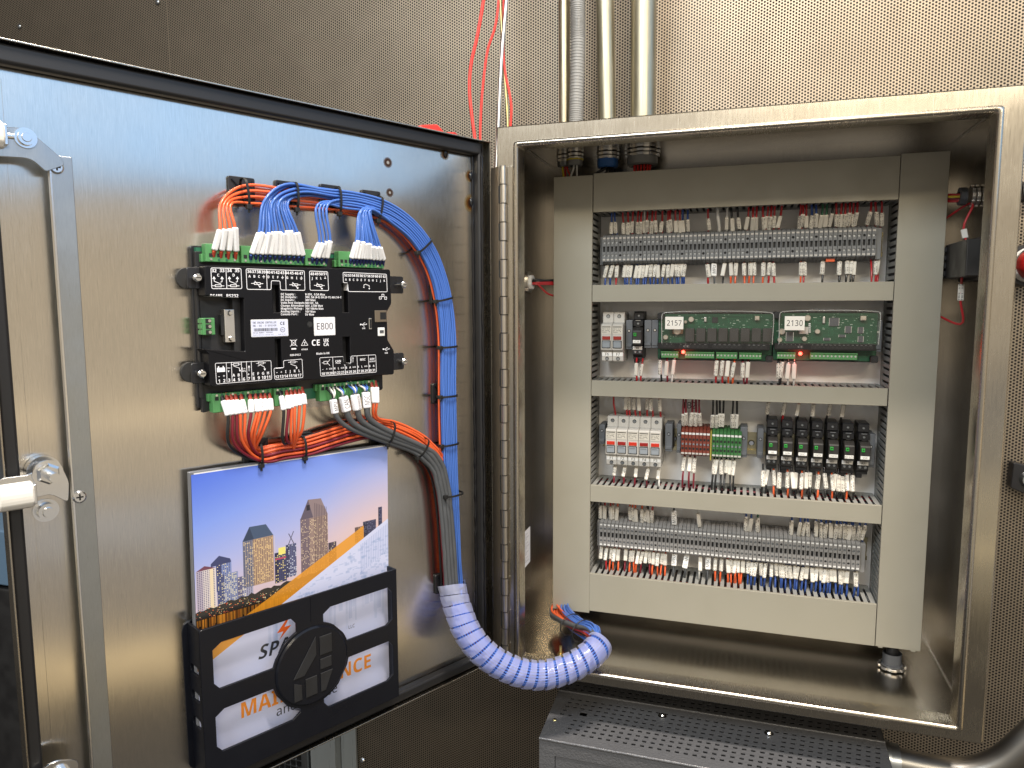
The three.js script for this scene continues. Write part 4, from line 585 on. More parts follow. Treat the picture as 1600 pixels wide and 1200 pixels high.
    T('CAN', 528.3, 564.3, 34); line([524.5, 568], [526, 566.8], [528, 568], [530, 566.8], [532, 568]); T('MSC', 566.7, 561.7, 34); T('GOV', 581.5, 561, 30); T('OUTPUT', 581.5, 564.8, 22); arrow(551.5, 560, 1, 9); line([551.5, 560], [551.5, 566]); line([503, 567], [506, 567]); { const [x, y] = at(508.5, 566.7); c.strokeRect(x - 18, y - 14, 40, 26); } line([511, 566.7], [514, 564], [515.5, 561]); line([511, 566.7], [514, 569.5], [515.5, 571.5]);
  });
  const cover = ex(rounded(outline, [0.002, 0.003, 0.002, 0.002, 0.002, 0.003, 0.003, 0.002, 0.001, 0.001, 0.001, 0.001, 0.001]).reverse(), -0.006, FZ, slots, 0.0008), p = cover.attributes.position;
  for (let i = 0; i < p.count; i++) cover.attributes.uv.setXY(i, (p.getX(i) - X0) / (X1 - X0), 1 - (Y1 - p.getY(i)) * S / TH);
  part(t, 'printed_cover', cover, printed(art, 0.42, { specularIntensity: 0.6 }));
  part(t, 'slot_floor', bx(-0.37, -0.2, -0.318, -0.2, -0.0062, 0.0035), M.blackMatte);
  // recess at the left with a green plug and a metal shelled socket
  { const a = dq(318, 470, -0.004), b = dq(381, 548, -0.004); part(t, 'recess_floor', bx(-0.3995, b[0], b[1], a[1], -0.0062, -0.004), M.blackMatte);
    const g0 = dq(316, 497, 0.006), g1 = dq(343, 523, 0.006); part(t, 'port_plug', bx(g0[0], g1[0] - 0.004, g1[1], g0[1], -0.004, 0.006, 0.0008), M.plug); for (let i = 0; i < 3; i++) { const y = lerp(g0[1], g1[1], (i + 0.5) / 3); part(t, 'plug_opening', bx(g0[0] + 0.003, g0[0] + 0.0085, y - 0.0022, y + 0.0022, 0.0058, 0.0064), M.dark); part(t, 'plug_screw', cyl(0.0016, 0.0016, 0.001, [g1[0] - 0.0095, y, 0.0062], 'z', 10), M.bolt); part(t, 'plug_rib', bx(g0[0] - 0.0012, g0[0] + 0.0006, y - 0.002, y + 0.002, -0.003, 0.005), M.plug); }
    const h0 = dq(350, 483, 0.004), h1 = dq(369, 535, 0.004); part(t, 'socket_shell', bx(h0[0], h1[0], h1[1], h0[1], -0.004, 0.004, 0.001), M.chrome); const xm = (h0[0] + h1[0]) / 2; part(t, 'socket_core', bx(h0[0] - 0.003, h0[0] + 0.001, h1[1] + 0.008, h0[1] - 0.006, -0.004, 0.002), M.dark); for (const y of [h0[1] - 0.004, h1[1] + 0.004]) part(t, 'jack_screw', lathe([[0, 0.003], [0.002, 0.003], [0.0026, 0.002], [0.003, 0]], [xm, y, 0.004], 'z', 6), M.bolt); }
  // sockets at the right: network and usb
  { const n0 = dq(585, 485, FZ), n1 = dq(604, 503, FZ); part(t, 'network_socket', bx(n0[0], n1[0], n1[1], n0[1], 0.004, FZ + 0.0012, 0.0006), std([0.3, 0.25, 0.19], 0.35, 0.8)); const m0 = dq(593, 488, FZ), m1 = dq(602.5, 499, FZ); part(t, 'socket_opening', card(m0[0], m1[0], m1[1], m0[1], FZ + 0.0014), M.dark);
    const u0 = dq(590, 512, FZ), u1 = dq(601, 525, FZ); part(t, 'usb_socket', bx(u0[0], u1[0], u1[1], u0[1], 0.004, FZ + 0.001, 0.0008), M.white); part(t, 'usb_tongue', bx(u0[0] + 0.0022, u1[0] - 0.0022, u1[1] + 0.004, u0[1] - 0.003, FZ, FZ + 0.0016), M.greyDark); const v0 = dq(575.5, 497, FZ), v1 = dq(580.5, 514.5, FZ); part(t, 'usb_port', bx(v0[0], v1[0], v1[1], v0[1], 0.004, FZ + 0.0012, 0.0005), M.bolt); part(t, 'usb_tongue', bx(v0[0] + 0.001, v1[0] - 0.0008, v1[1] + 0.0012, v0[1] - 0.0012, FZ + 0.0008, FZ + 0.0016), M.dark); const s = dq(484, 507); part(t, 'reset_hole', cyl(0.0035, 0.0035, 0.0005, [...s, FZ], 'z', 16), M.dark); part(t, 'cover_screw', cyl(0.0028, 0.0026, 0.0008, [...s, FZ + 0.0002], 'z', 14), M.rubber); }
  // stickers
  const idTex = canvasTex(512, 224, (c) => { c.fillStyle = '#d3d8ee'; c.fillRect(0, 0, 512, 224); c.fillStyle = '#20222a'; c.font = 'bold 34px monospace'; c.fillText('EMS ENGINE CONTROLLER', 18, 48, 330); c.fillText('EMS - 002 - 01 001021430', 18, 90, 330); let x = 30; while (x < 360) { const w = 3 + (x * 7 % 5) * 1.6; c.fillRect(x, 112, w, 42); x += w + 3 + (x * 3 % 4); } c.font = 'bold 22px monospace'; c.fillText('Serial Number: 100356021', 18, 180, 280); c.font = '17px monospace'; c.fillText('Engine Controls Limited 2022', 18, 208, 300); c.fillText('Made in UK', 372, 208, 110); c.font = 'bold 60px sans-serif'; c.fillText('CE', 400, 74); c.lineWidth = 6; c.beginPath(); c.arc(436, 140, 32, 0, 7); c.stroke(); c.font = 'bold 30px sans-serif'; c.fillText('UL', 416, 150); });
  { const a = dq(391.5, 499.5, FZ), b = dq(450.5, 525, FZ); part(t, 'serial_sticker', ex(rounded(rect(a[0], b[0], b[1], a[1]), 0.0012), FZ, FZ + 0.0003), M.white); part(t, 'sticker_print', card(a[0] + 0.0005, b[0] - 0.0005, b[1] + 0.0005, a[1] - 0.0005, FZ + 0.0005), printed(idTex, 0.4)); }
  { const a = dq(489.8, 495.8, FZ), b = dq(523.8, 523.6, FZ); part(t, 'label', ex(rounded(rect(a[0], b[0], b[1], a[1]), 0.001), FZ, FZ + 0.0004), M.white); part(t, 'lettering', card(a[0] + 0.0004, b[0] - 0.0004, b[1] + 0.0004, a[1] - 0.0004, FZ + 0.0006), plate('E800', 256, 192, 98, 'sans-serif', '#e6e6ec')); }
  // mounting ears with screws
  for (const [u, v, s] of [[309, 434, -1], [316, 584, -1], [631, 445, 1], [632, 565, 1]]) {
    const [x, y] = dq(u, v, 0.009), ex0 = s < 0 ? x - 0.0065 : -0.182, ex1 = s < 0 ? -0.397 : x + 0.0065;
    part(t, 'mounting_ear', ex(rounded(rect(ex0, ex1, y - 0.0105, y + 0.0105), 0.003), -0.0035, -0.0005, [], 0.0005), M.black);
    const w = dq(u - (s < 0 ? 12 : 0), v, ZS); part(t, 'rubber_washer', cyl(s < 0 ? 0.0105 : 0.006, s < 0 ? 0.0105 : 0.006, 0.004, [x - (s < 0 ? 0.001 : 0.002), y, ZS + 0.002], 'z', 24), M.rubber);
    part(t, 'mounting_screw', [cyl(0.0024, 0.0024, 0.026, [x, y, -0.005], 'z', 12), lathe([[0, 0.0025], [0.003, 0.0022], [0.0042, 0.0008], [0.0042, -0.0015], [0, -0.0015]], [x, y, 0.009], 'z', 16)], M.bolt);
    part(t, 'screw_slot', bx(x - 0.0022, x + 0.0022, y - 0.0005, y + 0.0005, 0.0112, 0.0117), M.dark);
  }
  { const a = dq(300, 412, 0.002), b = dq(318, 422, 0.002); part(t, 'side_bracket', bx(-0.4025, -0.3995, -0.33, -0.197, ZS, -0.0055, 0.0008), M.black); }
  // green plugs: upper row then lower row
  const plug = (u0, v0, u1, v1, n, up) => {
    const z0 = -0.006, z1 = 0.004, a = dq(u0, v0, z1), b = dq(u1, v1, z1), g = new THREE.Group(); g.name = 'terminal_plug'; t.add(g);
    const x0 = a[0], x1 = b[0], y1 = up ? -0.1745 : -0.3255, y0 = up ? -0.1925 : -0.345;
    part(g, 'plug_body', bx(x0, x1, y0, y1, z0, z1, 0.0008), M.plug); part(g, 'plug_step', bx(x0 - 0.0025, x1, up ? y0 : y1 - 0.008, up ? y0 + 0.008 : y1, z0 - 0.004, z1 - 0.005, 0.0006), M.plug);
    for (let i = 0; i < n; i++) { const x = lerp(x0 + (n > 5 ? 0.003 : 0.0035), x1 - 0.003, (i + 0.2) / (n - 0.6)), y = up ? y0 + 0.0068 : y1 - 0.005; part(g, 'plug_opening', bx(x - 0.0018, x + 0.0018, y - 0.0018, y + 0.0018, z1 - 0.001, z1 + 0.0003), M.dark); part(g, 'plug_screw', cyl(0.0012, 0.0012, 0.0008, [x, up ? y - 0.0042 : y + 0.0034, z1 + 0.0002], 'z', 8), i % 3 ? M.plugDeep : M.bolt); }
    return [x0, x1, y0, y1];
  };
  part(t, 'plug_header', bx(-0.40, -0.19, -0.19, -0.178, -0.0125, -0.007), M.plugDeep); part(t, 'plug_header', bx(-0.385, -0.187, -0.342, -0.33, -0.0125, -0.0055), M.plugDeep);
  plug(321, 390, 373, 400, 4, true); plug(377, 395, 474, 405, 12, true); plug(477, 400, 511, 408, 4, true); plug(529, 402, 600, 412, 11, true);
  plug(332, 615, 424, 610, 11, false); plug(428, 608, 471, 605, 6, false); plug(499, 600, 586, 595, 14, false);
}
// ---------- binder cover with a city picture, in its black holder
{
  const bz = -0.002, A = onDoor(299, 742, bz), Bq = onDoor(606, 698, bz), x0 = A.x, x1 = Bq.x, yTop = -0.4065, yBot = -0.722;
  const skyline = canvasTex(1024, 1340, (c) => {
    const X = (u) => u, g = c.createLinearGradient(0, 0, 200, 760); g.addColorStop(0, '#4a6edb'); g.addColorStop(0.3, '#7f9ae8'); g.addColorStop(0.55, '#a9b1e2'); g.addColorStop(0.75, '#cbbccf'); g.addColorStop(1, '#d8b9b0'); c.fillStyle = g; c.fillRect(0, 0, 1024, 1340);
    const glow = c.createRadialGradient(1000, 560, 20, 1000, 560, 520); glow.addColorStop(0, 'rgba(246,200,175,0.5)'); glow.addColorStop(1, 'rgba(246,196,160,0)'); c.fillStyle = glow; c.fillRect(0, 0, 1024, 800);
    const tower = (x, y, w, h, face, win, shade, sx, sy, p = 0.5) => { c.fillStyle = face; c.fillRect(x, y, w, h); c.fillStyle = shade; c.fillRect(x, y, w * 0.33, h); for (let a = x + 4; a < x + w - 4; a += sx) for (let b = y + 6; b < y + h - 4; b += sy) { c.fillStyle = rnd() < p ? win : 'rgba(48,42,62,0.6)'; c.fillRect(a, b, sx * 0.55, sy * 0.55); } };
    c.save(); c.translate(0, 6); c.scale(1, 0.667);
    // left cluster
    tower(95, 610, 70, 200, '#7c8cc0', '#e6d6a0', '#39406f', 9, 11, 0.3); c.fillStyle = '#39406a'; c.beginPath(); c.moveTo(72, 610); c.lineTo(110, 565); c.lineTo(160, 600); c.lineTo(164, 625); c.lineTo(72, 630); c.fill();
    tower(6, 640, 88, 290, '#d9d0cf', '#5b5674', '#b4aabb', 9, 12, 0.75); c.fillStyle = '#e4d3b4'; c.fillRect(66, 640, 16, 290); c.fillStyle = '#6e4054'; c.beginPath(); c.moveTo(6, 640); c.lineTo(44, 612); c.lineTo(94, 640); c.fill();
    tower(98, 700, 96, 210, '#8590b8', '#f0e2a8', '#4c5684', 8, 10, 0.45); tower(190, 745, 75, 150, '#a2a3bd', '#efe2b6', '#6a6c90', 10, 11, 0.4);
    // pyramid roofed tower
    c.translate(-38, 0);
    tower(258, 505, 150, 330, '#a98c74', '#e6c88c', '#6a6f88', 8, 10, 0.28); for (let a = 262; a < 406; a += 11) { c.fillStyle = 'rgba(240,210,160,0.45)'; c.fillRect(a + 7, 512, 3, 318); } c.fillStyle = '#41536f'; c.beginPath(); c.moveTo(258, 505); c.lineTo(292, 412); c.lineTo(372, 416); c.lineTo(408, 505); c.fill(); c.fillStyle = '#2f3d56'; c.beginPath(); c.moveTo(258, 505); c.lineTo(292, 412); c.lineTo(312, 505); c.fill();
    tower(412, 640, 60, 220, '#3e4469', '#f6e08e', '#292c4c', 9, 12, 0.4); c.fillStyle = '#e8df7a'; c.fillRect(432, 608, 36, 52); c.fillStyle = '#b84c66'; c.fillRect(414, 680, 66, 12); tower(470, 600, 54, 240, '#5a6086', '#d9dce6', '#3a3f60', 9, 12, 0.35); c.strokeStyle = '#4a4a60'; c.lineWidth = 4; c.beginPath(); c.moveTo(484, 600); c.lineTo(512, 510); c.moveTo(512, 600); c.lineTo(486, 520); c.stroke();
    // tall faceted tower
    tower(548, 430, 150, 460, '#a58c80', '#dcc8a4', '#7d6c74', 7, 9, 0.3); c.fillStyle = '#8b7a7d'; c.beginPath(); c.moveTo(548, 440); c.lineTo(592, 300); c.lineTo(662, 308); c.lineTo(700, 440); c.fill(); c.fillStyle = '#5d5362'; c.beginPath(); c.moveTo(548, 440); c.lineTo(592, 300); c.lineTo(618, 440); c.fill(); c.fillStyle = '#23202c'; c.fillRect(583, 340, 18, 40); for (let a = 626; a < 698; a += 9) { c.fillStyle = 'rgba(60,48,58,0.6)'; c.fillRect(a, 330 + (a - 620) * 0.7, 3, 560); }
    tower(700, 660, 45, 180, '#574c58', '#d9c9a4', '#443b48', 9, 12, 0.2); tower(905, 560, 80, 220, '#3e3f5c', '#6c6e86', '#2a2b40', 10, 11, 0.4); tower(1000, 470, 24, 260, '#38395a', '#6c6e86', '#2a2b40', 10, 11, 0.4); tower(855, 590, 55, 120, '#8a705f', '#d8b070', '#6d5a52', 10, 11, 0.4);
    // shore, lights and water
    c.translate(38, 0);
    c.fillStyle = '#2a2826'; c.beginPath(); c.moveTo(0, 925); for (let a = 0; a <= 1024; a += 16) c.lineTo(a, 900 - a * 0.09 + rnd() * 22); c.lineTo(1024, 1000); c.lineTo(0, 1000); c.fill(); for (let i = 0; i < 260; i++) { c.fillStyle = ['#ffcf7a', '#ff7d4a', '#fff0c0', '#c8412c'][rnd() * 4 | 0]; c.fillRect(rnd() * 640, 900 + rnd() * 72, 2 + rnd() * 4, 2 + rnd() * 4); }
    c.fillStyle = '#2b2016'; c.fillRect(0, 968, 1024, 200); for (let i = 0; i < 170; i++) { c.fillStyle = rnd() < 0.6 ? 'rgba(214,140,48,0.5)' : 'rgba(120,70,30,0.6)'; c.fillRect(rnd() * 700, 972, 2 + rnd() * 8, 40 + rnd() * 120); }
    c.restore();
    // white corner with a pale ghost of the city, gold band along it
    c.fillStyle = '#cfd4f1'; c.beginPath(); c.moveTo(1024, 391); c.lineTo(1024, 1340); c.lineTo(0, 1340); c.lineTo(0, 883); c.closePath(); c.fill(); c.fillStyle = 'rgba(150,168,208,0.35)'; for (let i = 0; i < 260; i++) { const a = 420 + rnd() * 600, b = 480 + rnd() * 220; if (b > 895 - a * 0.481) c.fillRect(a, b, 6 + rnd() * 26, 3 + rnd() * 12); } for (let i = 0; i < 40; i++) { c.fillStyle = 'rgba(150,168,208,' + (0.1 + rnd() * 0.2) + ')'; const a = 330 + rnd() * 690; c.fillRect(a, 720 + rnd() * 40, 6 + rnd() * 22, 60 + rnd() * 130); } for (let a = 850; a < 1024; a += 11) { c.fillStyle = 'rgba(140,158,202,0.4)'; c.fillRect(a, 905 - a * 0.481, 6, 150); }
    c.fillStyle = 'rgba(226,150,42,0.86)'; c.beginPath(); c.moveTo(870, 466); c.lineTo(870, 399); c.lineTo(0, 796); c.lineTo(0, 883); c.closePath(); c.fill();
    // title
    c.font = 'italic bold 92px sans-serif'; c.fillStyle = '#3a3c42'; c.fillText('SPARK', 276, 925, 330); c.fillStyle = '#e2662c'; c.beginPath(); c.moveTo(428, 770); c.lineTo(376, 826); c.lineTo(410, 826); c.lineTo(388, 862); c.lineTo(452, 806); c.lineTo(416, 806); c.lineTo(440, 770); c.fill();
    c.fillStyle = '#4a4c52'; c.font = '25px sans-serif'; c.fillText('LLC', 770, 927); c.font = 'bold 104px sans-serif'; c.fillStyle = '#ef8f2e'; c.fillText('MAINTENANCE', 182, 1178, 730); c.fillStyle = '#3f4148'; c.font = '66px sans-serif'; c.fillText('and Service', 362, 1238, 375);
  });
  const t = thing('binder', 'clear pocket binder whose cover shows a city skyline at dusk', 'binder', 0, true);
  const inner = new THREE.Group(); inner.name = 'cover'; inner.position.set(x0, yTop, bz); inner.rotation.z = -0.017; t.add(inner);
  const w = x1 - x0, h = yTop - yBot;
  part(inner, 'binder_board', bx(-0.0012, w + 0.0008, -h, 0.0025, -0.0085, -0.0022, 0.001), std([0.16, 0.165, 0.18], 0.3));
  part(inner, 'paper_stack', bx(0.003, w - 0.002, -h, 0.001, -0.002, -0.0012), M.white);
  part(inner, 'cover_print', card(0, w, -h, 0, -0.0009), printed(skyline, 0.25, { clearcoat: 0.7, clearcoatRoughness: 0.15 }));
  // holder
  const hz = 0.014, q = (u, v) => dq(u, v, hz), t2 = thing('document_holder', 'black plastic document holder with embossed round badge on the door', 'document holder', 0, true);
  const cc = q(488, 1039), rad = 0.0455;
  const bite = (pts) => { const o = []; for (let i = 0; i < pts.length; i++) { const a = pts[i], b = pts[(i + 1) % pts.length]; for (let k = 0; k < 24; k++) { const x = lerp(a[0], b[0], k / 24), y = lerp(a[1], b[1], k / 24), d = hypot(x - cc[0], y - cc[1]), R = rad + 0.003; o.push(d < R ? [cc[0] + (x - cc[0]) / d * R, cc[1] + (y - cc[1]) / d * R] : [x, y]); } } return o.filter((p, i) => { const r = o[(i + 1) % o.length]; return hypot(p[0] - r[0], p[1] - r[1]) > 0.0003; }); };
  const holes = [[[331.5, 1006], [464, 966], [464, 1034], [335.5, 1076]], [[506, 952], [612, 916], [614, 976], [506, 1012]], [[336.5, 1108], [470, 1064], [469, 1122], [339.8, 1176]], [[506, 1040], [614, 1002], [615, 1062], [506, 1106]]].map((h) => { const p = h.map(([u, v]) => q(u, v)), l = (p[0][0] + p[3][0]) / 2, r = (p[1][0] + p[2][0]) / 2, top = (p[0][1] + p[1][1]) / 2, bot = (p[2][1] + p[3][1]) / 2; return bite(rounded(rect(l, r, bot, top), 0.006, 5)); });
  const hx0 = -0.4248, hx1 = -0.1805, hy1 = -0.564, hy0 = -0.7315;
  part(t2, 'front_plate', ex(rounded(rect(hx0, hx1, hy0, hy1), 0.003), hz - 0.003, hz, holes, 0.0004), M.blackShine);
  part(t2, 'badge_disc', lathe([[0, 0.0025], [rad - 0.002, 0.0025], [rad, 0.001], [rad, -0.001]], [cc[0], cc[1], hz], 'z', 48), M.blackShine);
  const e = 0.0012, bar = (x0, y0, x1, y1, x2, y2, x3, y3) => ex([[x0, y0], [x1, y1], [x2, y2], [x3, y3]].map(([x, y]) => [cc[0] + x * 1.2, cc[1] + y * 1.22]), hz + 0.0025, hz + 0.0025 + e, [], 0.0003);
  part(t2, 'badge_emblem', [bar(-0.021, -0.028, -0.013, -0.028, -0.013, -0.014, -0.021, -0.010), bar(-0.021, -0.006, 0.003, 0.028, 0.003, 0.010, -0.010, -0.006), bar(0.007, 0.026, 0.020, 0.026, 0.020, 0.008, 0.007, 0.008), bar(0.007, 0.004, 0.019, 0.004, 0.019, -0.006, 0.007, -0.006), bar(-0.009, -0.010, 0.003, -0.010, 0.003, -0.028, -0.009, -0.028), bar(0.007, -0.010, 0.020, -0.010, 0.012, -0.028, 0.007, -0.028)], M.blackMatte);
  part(t2, 'side_rail', ex(rounded([[-0.4305, -0.7215], [-0.418, -0.732], [-0.418, -0.562], [-0.4285, -0.565], [-0.4305, -0.572]], 0.003), ZS, ZS + 0.0025, [], 0.0004), M.blackShine);
  const wall = ex(rect(-hz + 0.0005, -ZS, hy0, hy1), 0, 0.0025, [0, 1, 2].map((i) => rounded(rect(-0.007, 0.014, -0.616 - i * 0.029, -0.6065 - i * 0.029), 0.004)), 0.0002).rotateY(PI / 2).translate(hx0, 0, 0);
  part(t2, 'side_wall', wall, M.blackShine); part(t2, 'side_wall', bx(hx1 - 0.0025, hx1, hy0, hy1, ZS, hz - 0.0003), M.blackShine); part(t2, 'bottom_wall', bx(hx0, hx1, hy0, hy0 + 0.0025, ZS, hz - 0.0003), M.blackShine);
  part(t2, 'badge_rib', bx(-0.3, -0.2988, hy1 - 0.03, hy1, hz, hz + 0.0006), M.blackShine);
}
// ---------- wiring loom on the door: every wire runs from its plug along the loom, through the spiral wrap, into the cabinet
const dp = (u, v, z) => onDoor(u, v, z);
const upperLine = new Poly([[372, 301], [410, 301], [455, 306], [520, 313], [580, 323], [622, 343], [655, 376], [681, 426], [693, 480], [698, 541], [698, 615], [700, 690], [702.5, 770], [705.5, 850], [709, 922]].map(([u, v]) => dp(u, v, -0.004)));
const lowerLine = new Poly([[386, 711], [414, 706], [478, 696], [536, 678], [580, 671], [622, 682], [656, 701], [679, 727], [689, 765], [693, 800], [697, 850], [702, 921]].map(([u, v]) => dp(u, v, -0.007)));
function lane(line, t, a, b) { const p = line.getPoint(t), g = line.getTangent(min(0.999, max(0.001, t))); return V(p.x - g.y * a, p.y + g.x * a, p.z + b); }
// the free loop from the door to the cabinet (world axes)
const loopPts = [doorToWorld(upperLine.getPoint(0.985)).add(V(-0.002, 0, 0.002)), ...[[712, 940, 0.062], [718, 958, 0.066], [725, 977, 0.07], [735, 995, 0.073], [747, 1011, 0.074], [762, 1025, 0.073], [780, 1037, 0.07], [801, 1047, 0.066], [822, 1053, 0.06], [843, 1055, 0.053], [866, 1051.5, 0.045], [888, 1044, 0.036], [909, 1033, 0.026], [927, 1019, 0.014], [938, 1005, -0.002]].map(([u, v, z]) => onZ(u, v, z))];
const loop = new Poly(loopPts);
const tailPts = [[925, 993, -0.03], [900, 982, -0.065], [879, 969, -0.105], [868, 955, -0.15]].map(([u, v, z]) => onZ(u, v, z));
function loopFrame(t) { const g = loop.getTangent(min(0.999, max(0.001, t))), s = V(0.45, 0.35, 0.82).cross(g).normalize(), n = V().crossVectors(g, s).normalize(); return { p: loop.getPoint(t), g, s, n }; }
const spine = [];                                                           // frames carried along without twist
{ let f = loopFrame(0), s = f.s; for (let i = 0; i <= 60; i++) { const t = i / 60, g = loop.getTangent(min(0.999, max(0.001, t))); s = s.clone().addScaledVector(g, -s.dot(g)).normalize(); spine.push({ p: loop.getPoint(t), s, n: V().crossVectors(s, g).normalize(), g }); } }
const loopAt = (t, a, b) => { const f = spine[Math.round(t * 60)]; return V().copy(f.p).addScaledVector(f.s, a).addScaledVector(f.n, b); };
const HW = 0.0104;
function loomWire(o) {                                                      // o: label, mat, start, sleeve end, rise, line, join, lane a, b, radius, bundle slot c, d
  const t = thing(o.name || 'loom_wire', o.label, o.cat || 'wire', o.group), pts = [];
  pts.push(V(o.s.x, o.s.y, o.s.z)); const e = o.e; pts.push(e); if (o.r) pts.push(o.r);
  const n = 16; for (let i = 0; i <= n; i++) { const k = lerp(o.join, 1, i / n), w = o.spread ?? 1; pts.push(lane(o.line, k, o.a * w + rr(-0.0005, 0.0005), o.b + rr(-0.0004, 0.0004))); }
  const world = pts.map(doorToWorld);
  for (let i = 3; i <= 15; i++) world.push(loopAt(i / 15, o.c, o.d));
  tailPts.forEach((p, i) => { const w = (i + 1) / 4; world.push(V(p.x + o.tx * w + o.c * 0.8 * (1 - w), p.y + o.d * (0.9 - w * 0.3) + o.ty * w, p.z + o.tz * w)); });
  world.push(V(world.at(-1).x, -0.718, -0.195), V(world.at(-1).x + 0.002, -0.65, -0.2));
  const c = new THREE.CatmullRomCurve3(world, false, 'centripetal'); c.arcLengthDivisions = 600;
  part(t, 'insulation', new THREE.TubeGeometry(new Poly(world), o.seg || 220, o.rad, 7, false), o.mat);
  if (o.ferrule) part(t, 'ferrule', new THREE.TubeGeometry(new THREE.LineCurve3(doorToWorld(V(o.s.x, o.s.y - (o.up ? 0.0055 : -0.0055), o.s.z - 0.003)), doorToWorld(V().lerpVectors(o.s, e, 0.12))), 1, o.rad * 1.3, 7), o.ferrule);
  if (o.sleeve !== false) {
    const a = V().lerpVectors(o.s, e, 0.08), d = V().lerpVectors(o.s, e, 1.04), len = a.distanceTo(d), dir = V().subVectors(d, a).normalize();
    const g = plain(new RoundedBoxGeometry(o.sw || 0.0058, len, o.sd || 0.0054, 2, 0.0018));
    if (o.print) { const p = g.attributes.position; for (let k = 0; k < p.count; k++) g.attributes.uv.setXY(k, p.getX(k) / (o.sw || 0.0058) + 0.5, p.getY(k) / len + 0.5); }
    const m = new THREE.Mesh(g, o.print || M.whiteSleeve); m.name = 'marker_sleeve'; m.castShadow = m.receiveShadow = true;
    const z = V(0, 0, 1).addScaledVector(dir, -dir.z).normalize().applyAxisAngle(dir, rr(-0.5, 0.5)); if (dir.y < 0) dir.negate(); m.quaternion.setFromRotationMatrix(new THREE.Matrix4().makeBasis(V().crossVectors(dir, z), dir, z));
    const q = new THREE.Quaternion().setFromAxisAngle(V(0, 1, 0), TURN); m.quaternion.premultiply(q); m.position.copy(doorToWorld(a.lerp(d, 0.5))); t.add(m);
  }
  return t;
}
const disc = [];                                                            // places for the wires in the round of the wrap
for (let r = 0; r < 5; r++) { const n = r ? r * 6 : 1; for (let k = 0; k < n; k++) disc.push([0.0035 * r * cos(k / n * 2 * PI + r), 0.0035 * r * sin(k / n * 2 * PI + r)]); }
disc.reverse();
let dk = 0, dm = 60; const nextDisc = (inside) => inside ? disc[dm--] : disc[dk++];
